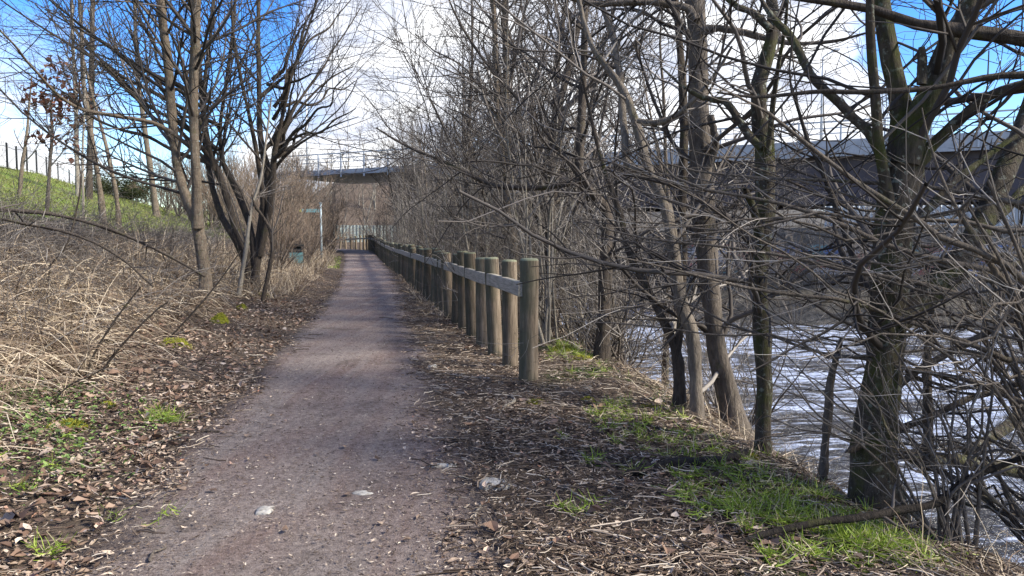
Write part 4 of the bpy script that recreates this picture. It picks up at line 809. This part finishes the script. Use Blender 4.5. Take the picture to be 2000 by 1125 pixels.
def sample(rng, n, Y0, Y1, u0, u1, dens=None):
    Y = Y0 * (Y1 / Y0) ** rng.rand(n); u = rng.uniform(u0, u1, n); X = pc(Y) + u
    if dens is not None: k = rng.rand(n) < dens(X, Y, u); X, Y, u = X[k], Y[k], u[k]
    return X, Y, u
M['litter'] = isl('leaf_litter', [(0, (.04, .026, .018)), (.25, (.10, .064, .044)), (.5, (.195, .138, .096)), (.75, (.33, .25, .18)), (.93, (.55, .45, .34)), (1, (.28, .14, .09))], .75, .25)
M['straw'] = isl('dead_grass', [(0, (.07, .05, .035)), (.3, (.19, .135, .09)), (.65, (.38, .30, .2)), (1, (.62, .53, .39))], .7, .25, .15)
M['greengrass'] = isl('green_grass', [(0, (.09, .13, .016)), (.5, (.21, .30, .03)), (.8, (.33, .42, .06)), (.87, (.42, .37, .2)), (1, (.52, .46, .29))], .6, .3, .25)
M['stick'] = isl('twig_litter', [(0, (.03, .022, .017)), (.35, (.09, .064, .046)), (.7, (.2, .155, .115)), (.9, (.42, .35, .27)), (1, (.55, .48, .38))], .8, .2)
def build_cover():
    rng = np.random.RandomState(200)
    # leaf litter on both verges
    c = []
    X, Y, u = sample(rng, 66000, 2.3, 34, .62, 4.6, lambda X, Y, u: sst(.7, 1.2, u - .16 * sst(7, 3, Y) + .6 * fbm(X * 1.1, Y * 1.1)) * (.3 + .7 * sst(-.25, .25, fbm(X * 1.7, Y * 1.7)))); c.append(np.stack([X, Y, zt(X, Y) + .012 + .02 * rng.rand(len(X))], -1))
    X, Y, u = sample(rng, 66000, 2.6, 34, -3.4, -.72, lambda X, Y, u: sst(-.72, -1.15, u + .35 * fbm(X * 1.3, Y * 1.3)) * (.3 + .7 * sst(-.25, .2, fbm(X * 1.5, Y * 1.5)))); c.append(np.stack([X, Y, zt(X, Y) + .012 + .025 * rng.rand(len(X))], -1))
    X, Y, u = sample(rng, 44000, 4, 34, -6.5, -2.6); c.append(np.stack([X, Y, zt(X, Y) + .015 + .04 * rng.rand(len(X))], -1))
    c = np.concatenate(c); leaves('leaf_litter', c, rng, .018, .07, M['litter'], kind='stuff', asp=.5)
    # bigger fallen leaves lying on top, mostly to the left
    X, Y, u = sample(rng, 2600, 2.8, 18, -3.6, -.95); X2, Y2, u2 = sample(rng, 220, 2.3, 12, 1.0, 3.4); X = np.concatenate([X, X2]); Y = np.concatenate([Y, Y2])
    leaves('fallen_leaves', np.stack([X, Y, zt(X, Y) + .03 + .03 * rng.rand(len(X))], -1), rng, .04, .12, isl('big_leaf', [(0, (.075, .045, .03)), (.45, (.17, .105, .07)), (.8, (.28, .2, .14)), (1, (.45, .37, .29))], .7, .25), kind='stuff', asp=.75)
    # grit, chips and slivers scattered on the path
    X, Y, u = sample(rng, 42000, 2.2, 26, -1.05, 1.3, lambda X, Y, u: .4 + .6 * sst(.2, 1.0, np.abs(u)))
    leaves('path_debris', np.stack([X, Y, pz(Y) + .022 + .006 * rng.rand(len(X))], -1), rng, .007, .036, M['stick'], kind='stuff', flat=1.2, asp=.35)
    X, Y, u = sample(rng, 420, 2.4, 20, -1.0, 1.3, lambda X, Y, u: .25 + .75 * sst(.2, 1.0, np.abs(u))); leaves('trodden_leaves', np.stack([X, Y, pz(Y) + .03 + 0 * X], -1), rng, .03, .085, M['litter'], kind='stuff', flat=3, asp=.6)
    # slivers of twig
    X, Y, u = sample(rng, 34000, 2.2, 24, .55, 4.4, lambda X, Y, u: sst(.5, 1.35, u - .16 * sst(7, 3, Y))); X2, Y2, u2 = sample(rng, 4500, 2.4, 24, -3, -.7); X = np.concatenate([X, X2]); Y = np.concatenate([Y, Y2]); n = len(X)
    a = rng.rand(n) * 6.28; L = rng.gamma(1.6, .03, n) + .025; d = np.stack([np.cos(a), np.sin(a), 0 * a], -1); p0 = np.stack([X, Y, 0 * X], -1); K = 4; P = np.empty((n, K, 3))
    P[:, 0] = p0
    for k in range(1, K): d = norm(d + rng.randn(n, 3) * [.25, .25, 0]); P[:, k] = P[:, k - 1] + d * (L / (K - 1))[:, None]
    P[..., 2] = zt(P[..., 0], P[..., 1]) + .02 + rng.rand(n, 1) * .03 + rng.rand(n, K) * .012; r = np.minimum(.0016 + L * .018, .006)
    V, Q = tube_arrays(P, np.repeat(r[:, None], K, 1), 3); tag(link('twig_litter', meshdata('twig_litter', V, Q, M['stick'])), kind='stuff')
    # dead grass over the left bank
    mask = lambda X, Y, u: sst(-2.2, -2.9, u + .7 * fbm(X * .8, Y * .8)) * (.25 + .75 * sst(-5.6, -4.2, u + fbm(X * .6, Y * .6))) * (.35 + .65 * sst(-.2, .2, fbm(X * .7 + 3, Y * .7)))
    X, Y, u = sample(rng, 46000, 4.6, 34, -6.9, -2.1, mask); n = len(X); base = np.stack([X, Y, zt(X, Y) + .05 * rng.rand(n)], -1)
    P, Wd = strands(rng, base, rng.uniform(.25, 1.0, n), .5, .9, .26, rng.uniform(.6, 1.5, n) * (.0032 + .0003 * Y), 6); V1, Q1 = ribbons(P, Wd, rng=rng)
    X, Y, u = sample(rng, 9000, 17, 55, -4.6, -1.6, lambda X, Y, u: sst(-1.5, -2.2, u + .4 * fbm(X * .5, Y * .5))); n = len(X); base = np.stack([X, Y, zt(X, Y)], -1)
    P, Wd = strands(rng, base, rng.uniform(.3, .75, n), .9, .5, .12, .003 + .00025 * Y); V2, Q2 = ribbons(P, Wd, rng=rng)
    X, Y, u = sample(rng, 7000, 3.0, 26, 2.9, 4.6, lambda X, Y, u: sst(-.15, .2, fbm(X * 1.2, Y * 1.2))); n = len(X); base = np.stack([X, Y, zt(X, Y)], -1)
    P, Wd = strands(rng, base, rng.uniform(.12, .5, n), .8, .8, .2, rng.uniform(.6, 1.3, n) * (.002 + .00025 * Y), 6); V, Q = ribbons(P, Wd, rng=rng); mb0 = MB().add(V, Q)
    X, Y, u = sample(rng, 2500, 14, 45, 1.2, 2.3); n = len(X); base = np.stack([X, Y, zt(X, Y)], -1)
    P, Wd = strands(rng, base, rng.uniform(.15, .35, n), .8, .6, .2, .003 + .0002 * Y); V3, Q3 = ribbons(P, Wd, rng=rng)
    mb = mb0.add(V1, Q1).add(V2, Q2).add(V3, Q3); tag(mb.build('dead_grass', M['straw']), kind='stuff')
    X, Y, u = sample(rng, 8500, 6.0, 30, -6.5, -2.8, lambda X, Y, u: .25 + .75 * sst(-4, -5.5, u)); n = len(X); K = 9; base = np.stack([X, Y, zt(X, Y) - .02], -1)
    P, Wd = strands(rng, base, rng.uniform(.5, 1.9, n), .8, .7, .14, .0022 + .00022 * Y, K); V, Q = tube_arrays(P, Wd * 1.0, 3); tag(link('bramble_tangle', meshdata('bramble_tangle', V, Q, M['twig'])), kind='stuff')
    X, Y, u = sample(rng, 380, 6, 28, -6.2, -2.6); n = len(X); base = np.stack([X, Y, zt(X, Y)], -1); P, Wd = strands(rng, base, rng.uniform(.5, 1.15, n), 1, .35, .03, .0018 + .0002 * Y, 6); V, Q = tube_arrays(P, Wd * 1.1, 3); mbs = MB().add(V, Q)
    e = P[:, -1]; d = norm(P[:, -1] - P[:, -2]); H = np.stack([e - d * .03, e + d * .02, e + d * .07, e + d * .11], 1); mbs.tubes(H, np.repeat(np.array([[.002, .0055, .0045, .001]]), n, 0), 4); tag(mbs.build('dead_stalks', M['twig']), kind='stuff')
    # green grass: verge patches, meadow
    pts = []
    def patch(x, y, rx, ry, n, clump=22):
        n = int(n * .85); g = ground_at(x, y); c = g[:2] + rng.randn(max(3, n // clump), 2) * [rx, ry]; pts.append(c[rng.randint(len(c), size=n)] + rng.randn(n, 2) * .022)
    for a in [(1095, 682, .12, .5, 500), (1135, 700, .12, .4, 400), (1180, 725, .1, .3, 200), (1250, 840, .3, .6, 900), (1340, 870, .25, .4, 700), (1430, 990, .14, .18, 500), (1480, 1010, .16, .16, 700), (1560, 1010, .16, .2, 900), (1640, 1050, .16, .14, 1100), (1700, 1070, .12, .1, 700), (1200, 815, .2, .3, 300), (1130, 1015, .08, .05, 90), (1380, 935, .2, .2, 260), (315, 825, .07, .07, 420), (120, 1080, .1, .1, 60), (240, 1020, .1, .1, 40), (60, 900, .3, .4, 300), (1540, 960, .2, .2, 400), (1750, 1090, .12, .1, 500), (1600, 1110, .14, .08, 300)]: patch(*a)
    g = np.concatenate(pts); n = len(g); base = np.column_stack([g, zt(g[:, 0], g[:, 1]) - .005]); P, Wd = strands(rng, base, rng.uniform(.04, .17, n), 1, .6, .16, rng.uniform(.0022, .005, n), 4); V, Q = ribbons(P, Wd, rng=rng); mb = MB().add(V, Q)
    X, Y, u = sample(rng, 3500, 36, 50, -3.3, -1.3, lambda X, Y, u: 0 * X + .6); n = len(X); base = np.stack([X, Y, zt(X, Y)], -1); P, Wd = strands(rng, base, rng.uniform(.08, .16, n), 1, .5, .1, np.full(n, .014), 3); V, Q = ribbons(P, Wd, rng=rng); mb.add(V, Q)
    X, Y, u = sample(rng, 26000, 15, 70, -27, -6.1); n = len(X); base = np.stack([X, Y, zt(X, Y) - .01], -1); P, Wd = strands(rng, base, rng.uniform(.08, .3, n), 1, .5, .12, .003 + .00032 * Y, 3); V, Q = ribbons(P, Wd, rng=rng); tag(MB().add(V, Q).build('meadow_grass', isl('meadow_grass', [(0, (.07, .075, .022)), (.5, (.16, .19, .045)), (.85, (.24, .27, .07)), (1, (.36, .29, .15))], .7, .2, .2)), kind='stuff')
    tag(mb.build('grass', M['greengrass']), kind='stuff')
    # low green weeds left foreground
    c = []
    for x, y, s, n in [(25, 790, .22, 900), (70, 830, .2, 500), (10, 850, .2, 400), (130, 870, .22, 350), (220, 800, .2, 200), (60, 940, .25, 350), (150, 915, .15, 160), (300, 835, .08, 90), (130, 780, .2, 250), (260, 850, .12, 90)]:
        n = int(n * .55); q = ground_at(x, y); p = q[:2] + rng.randn(n, 2) * s; c.append(np.column_stack([p, zt(p[:, 0], p[:, 1]) + .02 + .08 * rng.rand(n)]))
    leaves('weeds', np.concatenate(c), rng, .015, .045, isl('weed_leaf', [(0, (.05, .08, .02)), (.5, (.12, .2, .045)), (1, (.25, .33, .1))], .6, .3, .2), kind='stuff', flat=.5, asp=.8)
build_cover()

# ------------------------------------------------------------------ brambles, sticks, moss, stones
def build_small():
    rng = np.random.RandomState(300)
    # dark bramble canes and rods arching over the left bank
    def cane(pts, Y, label, r=5, dY=0, m='dark_bark', name='bramble_cane', cat='bramble'):
        p, rr = stem([(x, y, r * (1 - .5 * i / len(pts))) for i, (x, y) in enumerate(pts)], Y, dY); base = p[0].copy(); base[2] = zt(base[0], base[1]) - .05; p = np.vstack([base, p]); rr = np.concatenate([rr[:1], rr])
        tree(name, label, cat, [(p, rr)], m, 'dark_twig', [dict(per=1.6, t0=.2, t1=1, ang=(30, 70), ln=(.15, .5), fall=.3, rr=.6, rmin=.003, up=.03, wig=.12, K=5)], seed=rng.randint(9999), S=6)
    cane([(165, 730), (200, 650), (260, 540), (300, 430), (312, 380), (310, 330)][0:1] + [(95, 548), (130, 480), (150, 410), (158, 355), (155, 320)], 9.5, 'dark upright rod rising from the dead grass in front of the oak', 2.2)
    cane([(-40, 418), (60, 414), (120, 422), (190, 440), (250, 462), (320, 495), (400, 540)], 10.5, 'long dark cane arching from the left edge over the bank', 4)
    cane([(-30, 436), (60, 440), (150, 460), (230, 500), (300, 560)], 9.0, 'lower dark cane just below the long arching one', 3)
    cane([(168, 735), (190, 680), (225, 625), (255, 585), (275, 560)], 7.2, 'thin dark stem leaning right out of the straw', 2.6)
    cane([(195, 735), (225, 690), (270, 640), (310, 602), (328, 590)], 7.3, 'second dark stem leaning right, beside the thin one', 2.6)
    cane([(100, 800), (112, 775), (140, 750), (175, 735), (210, 715)], 6.0, 'short dark twig arching low above the green weeds', 2)
    cane([(250, 760), (300, 690), (350, 640), (420, 560), (470, 490)], 9.8, 'dark cane crossing the leaf litter before the twin stemmed tree', 2.2)
    # fallen branches
    def fallen(name, px, Y0, label, m, tw=None, lift=.02, dYs=None, cat='branch', per=1.2):
        a = np.array(px, float); Yv = np.array([gY(x, y) for x, y, _ in px]) if Y0 is None else np.full(len(px), Y0) + (np.linspace(0, dYs, len(px)) if dYs else 0)
        p = W(a[:, 0], a[:, 1], Yv); r = a[:, 2] / F * Yv
        if Y0 is None: p[:, 2] = zt(p[:, 0], p[:, 1]) + r * .7 + lift
        q = np.vstack([p[0] - (p[1] - p[0]) * .01, p, p[-1] + (p[-1] - p[-2]) * .01]); r = np.concatenate([[.001], r, [.001]])
        lv = [dict(per=per, t0=.1, t1=1, ang=(30, 70), ln=(.12, .6), fall=.2, rr=.5, rmin=.002, up=.03, wig=.12, K=6), dict(per=3, t0=.2, t1=1, ang=(30, 60), ln=(.05, .25), fall=.2, rr=.6, rmin=.0018, up=.01, wig=.12, K=4)] if per else []
        tree(name, label, cat, [(q, r)], m, 'twig', lv, seed=rng.randint(9999), S=9)
    fallen('fallen_branch', [(1218, 937, 7), (1262, 928, 8), (1310, 918, 9), (1345, 916, 10), (1400, 912, 9), (1440, 902, 8), (1462, 893, 7)], None, 'short thick broken branch lying on the verge by the grass', 'darkest_bark', per=.8)
    fallen('fallen_branch', [(1400, 1074, 4.3), (1450, 1058, 5.0), (1525, 1035, 6.5), (1600, 1020, 7.2), (1680, 1010, 7.9), (1750, 998, 7.9), (1800, 990, 7.9), (1835, 980, 7.2), (1865, 954, 7.2), (1905, 928, 6.5), (1950, 912, 5.8), (2010, 890, 5.0), (2080, 880, 3.6)], 3.72, 'long dark branch propped across the bottom right grass', 'darkest_bark', dYs=.35, per=2.0)
    fallen('fallen_branch', [(1650, 884, 6.5), (1700, 861, 6.5), (1760, 836, 6.5), (1825, 811, 6.5), (1880, 783, 6.5), (1930, 768, 5.8), (2000, 746, 5.8), (2080, 735, 4.3)], 4.5, 'dark snapped branch slanting in front of the big mossy trunk', 'dark_bark', dYs=.5, per=2.0)
    fallen('mossy_log', [(1770, 893, 13), (1840, 897, 13), (1900, 905, 14), (2000, 922, 14), (2120, 935, 12)], 5.2, 'dark mossy log lying level above the water behind the bush', 'mossy_bark', dYs=.3, cat='log', per=.6)
    fallen('mossy_log', [(1880, 884, 9), (1940, 853, 10), (2000, 806, 11), (2090, 740, 10)], 5.6, 'bright mossy log rising to the right edge over the water', 'mossy_bark', dYs=.4, cat='log', per=.6)
    fallen('dead_stem', [(1606, 940, 9.5), (1612, 870, 8.5), (1618, 800, 8), (1622, 745, 7.5), (1636, 690, 6), (1642, 660, 4)], 4.9, 'straight dead brown stem standing left of the big mossy tree', 'brown_bark', cat='stem', per=.6)
    fallen('dead_stem', [(1812, 920, 10), (1812, 800, 9), (1811, 720, 8), (1816, 640, 6), (1822, 590, 4)], 4.9, 'thin upright reddish stem right of the big mossy trunk', 'brown_bark', cat='stem', per=.8)
    fallen('fallen_stick', [(960, 885, 2), (1000, 882, 2.4), (1060, 880, 2.4), (1110, 882, 2)], None, 'long straight stick lying flat on the litter near the path edge', 'brown_bark', cat='stick', per=0)
    fallen('fallen_stick', [(1130, 788, 3), (1200, 812, 3.4), (1270, 838, 3.4), (1330, 858, 3), (1385, 876, 2.4)], None, 'dark slender pole lying through the bright grass on the verge', 'dark_bark', cat='stick', per=.5)
    fallen('fallen_stick', [(292, 1106, 2.5), (300, 1090, 3), (312, 1086, 2.6), (326, 1078, 1.8)], None, 'small crooked twig lying on the left of the path', 'brown_bark', cat='twig', per=0)
    fallen('fallen_stick', [(925, 1025, 2.4), (932, 1008, 2.8), (942, 994, 2.4)], None, 'pale short stick lying on the right edge of the path', 'pale_bark', cat='stick', per=0)
    fallen('fallen_stick', [(985, 800, 2.6), (1005, 790, 3), (1000, 778, 3), (1012, 770, 2)], None, 'pale hooked stick lying just past the last fence post', 'pale_bark', cat='stick', per=0)
    fallen('fallen_stick', [(300, 855, 2.2), (340, 848, 2.4), (390, 848, 2.2), (430, 850, 1.8)], None, 'thin dark stick reaching from the left verge onto the path', 'dark_bark', cat='stick', per=0)
    fallen('fallen_stick', [(270, 885, 2.2), (320, 868, 2.4), (365, 855, 1.6)], None, 'thin pale stick lying in the leaves left of the path', 'pale_bark', cat='stick', per=0)
    # moss cushions
    mm = Mat('moss', .95, .1); v = mm.coord(); n1 = mm.noise(v, 55, 5, .7); n2 = mm.noise(v, 9, 3, .6); c = mm.mix(n2, (.10, .12, .014), (.30, .29, .03)); c = mm.mix(mm.ramp(n1, [(.4, .6), (.6, 0.0)]), c, (.03, .035, .008)); mm.col(c).bump(n1, 1, .02)
    tuft = isl('moss_shoot', [(0, (.11, .13, .014)), (.6, (.28, .28, .03)), (1, (.42, .38, .06))])
    for x, y, rw, rh, lab in [(430, 630, 22, 14, 'round bright moss cushion below the twin stemmed tree'), (474, 605, 13, 8, 'small moss cushion right of the round bright one'), (512, 579, 16, 6, 'flat moss patch at the foot of the many stemmed tree'), (345, 678, 34, 14, 'broad dull moss mound in the leaf litter left of the path'), (138, 838, 42, 14, 'mossy hump among green weeds at lower left'), (212, 795, 18, 7, 'small yellowish moss hump above the bright grass tuft'),
                              (1100, 688, 40, 10, 'yellow green moss strip behind the last fence post'), (1140, 703, 30, 8, 'lower end of the moss bank, by the elbowed tree'), (1046, 788, 20, 6, 'thin moss patch in the litter past the last fence post'), (1148, 783, 16, 5, 'small moss patch at the tip of the slender pole'), (1265, 798, 18, 6, 'small moss patch at the bank edge before the snag'), (1470, 900, 16, 9, 'moss tuft between the mossy grey tree and broken branch')]:
        g = ground_at(x, y); k = g[1] / F; a, h = rw * k, max(rh * k * 1.2, .025); nu, nv = 40, 14; U, Vv = np.meshgrid(np.arange(nu) * 2 * math.pi / nu, np.linspace(0, 1, nv)); rr = a * Vv * (1 + .5 * fbm(np.cos(U) * 1.3 + x, np.sin(U) * 1.3 + y))
        X = rr * np.cos(U); Yy = rr * np.sin(U) * .8; Z = h * (1 - Vv ** 2.2) * (1 + .5 * fbm(X * 14 + x, Yy * 14)) + zt(g[0] + X, g[1] + Yy) - g[2] - .012
        Vt = np.stack([X, Yy, Z], -1).reshape(-1, 3); i = np.arange(nv - 1)[:, None] * nu; j = np.arange(nu)[None]; j2 = (j + 1) % nu; Q = np.stack([i + j, i + nu + j, i + nu + j2, i + j2], -1).reshape(-1, 4)
        o = link('moss_cushion', meshdata('moss_cushion', Vt, Q, mm.m), None, g); tag(o, lab, 'moss', 'moss cushions on the ground')
        n = int(min(900, 250 + a * 2500)); b = Vt[nu + rng.randint(len(Vt) - nu, size=n)] + rng.randn(n, 3) * [.006, .006, .0]; L = rng.uniform(.012, .03, n); d = norm(np.stack([rng.randn(n), rng.randn(n), 1.5 + rng.rand(n)], -1)); P = np.stack([b - d * .004, b + d * L[:, None] * .6, b + d * L[:, None] + rng.randn(n, 3) * .004], 1)
        V2, Q2 = ribbons(P, np.repeat(np.array([[.0025, .002, .0006]]), n, 0), rng=rng); tag(link('shoots', meshdata('shoots', V2, Q2, tuft), o), kind='stuff')
    # pale stones pressed into the path
    sm = plain('pale_stone', (.2, .185, .16), (.42, .40, .35), 30, .85, .5)
    for x, y, a, b, lab in [(518, 1003, 15, 10, 'pale flat stone set in the path at the left'), (707, 970, 18, 6, 'pale flat stone in the middle of the path'), (866, 914, 24, 4, 'thin grey stone showing at the right of the path'), (965, 948, 26, 11, 'broad grey slab at the right edge of the path'), (540, 845, 3, 3, 'tiny pale pebble left of the path middle'), (845, 718, 8, 3, 'small white chip on the path before the first post')][:4] + [(845, 718, 9, 3.5, 'small white chip on the path before the first post')]:
        g = ground_at(x, y); k = g[1] / F; rx = a * k; ry = b * k * g[1] / 1.5 * .8; nu = 22; V = []
        for s, z in ((1.0, -.02), (.99, .014), (.9, .022), (.5, .026), (.0, .027)):
            for t in np.arange(nu) * 2 * math.pi / nu:
                w = s * (1 + .95 * float(vnoise(math.cos(t) * 1.4 + x, math.sin(t) * 1.4 + y))); V.append((rx * w * math.cos(t), ry * w * math.sin(t), z + .006 * float(vnoise(t * 2 + x, s * 3))))
        i = np.arange(4)[:, None] * nu; j = np.arange(nu)[None]; j2 = (j + 1) % nu; Q = np.stack([i + j, i + j2, i + nu + j2, i + nu + j], -1).reshape(-1, 4)
        o = link('flat_stone', meshdata('flat_stone', V, Q, sm), None, (g[0], g[1], pz(g[1]) + .0)); tag(o, lab, 'stone', 'pale stones in the path')
build_small()
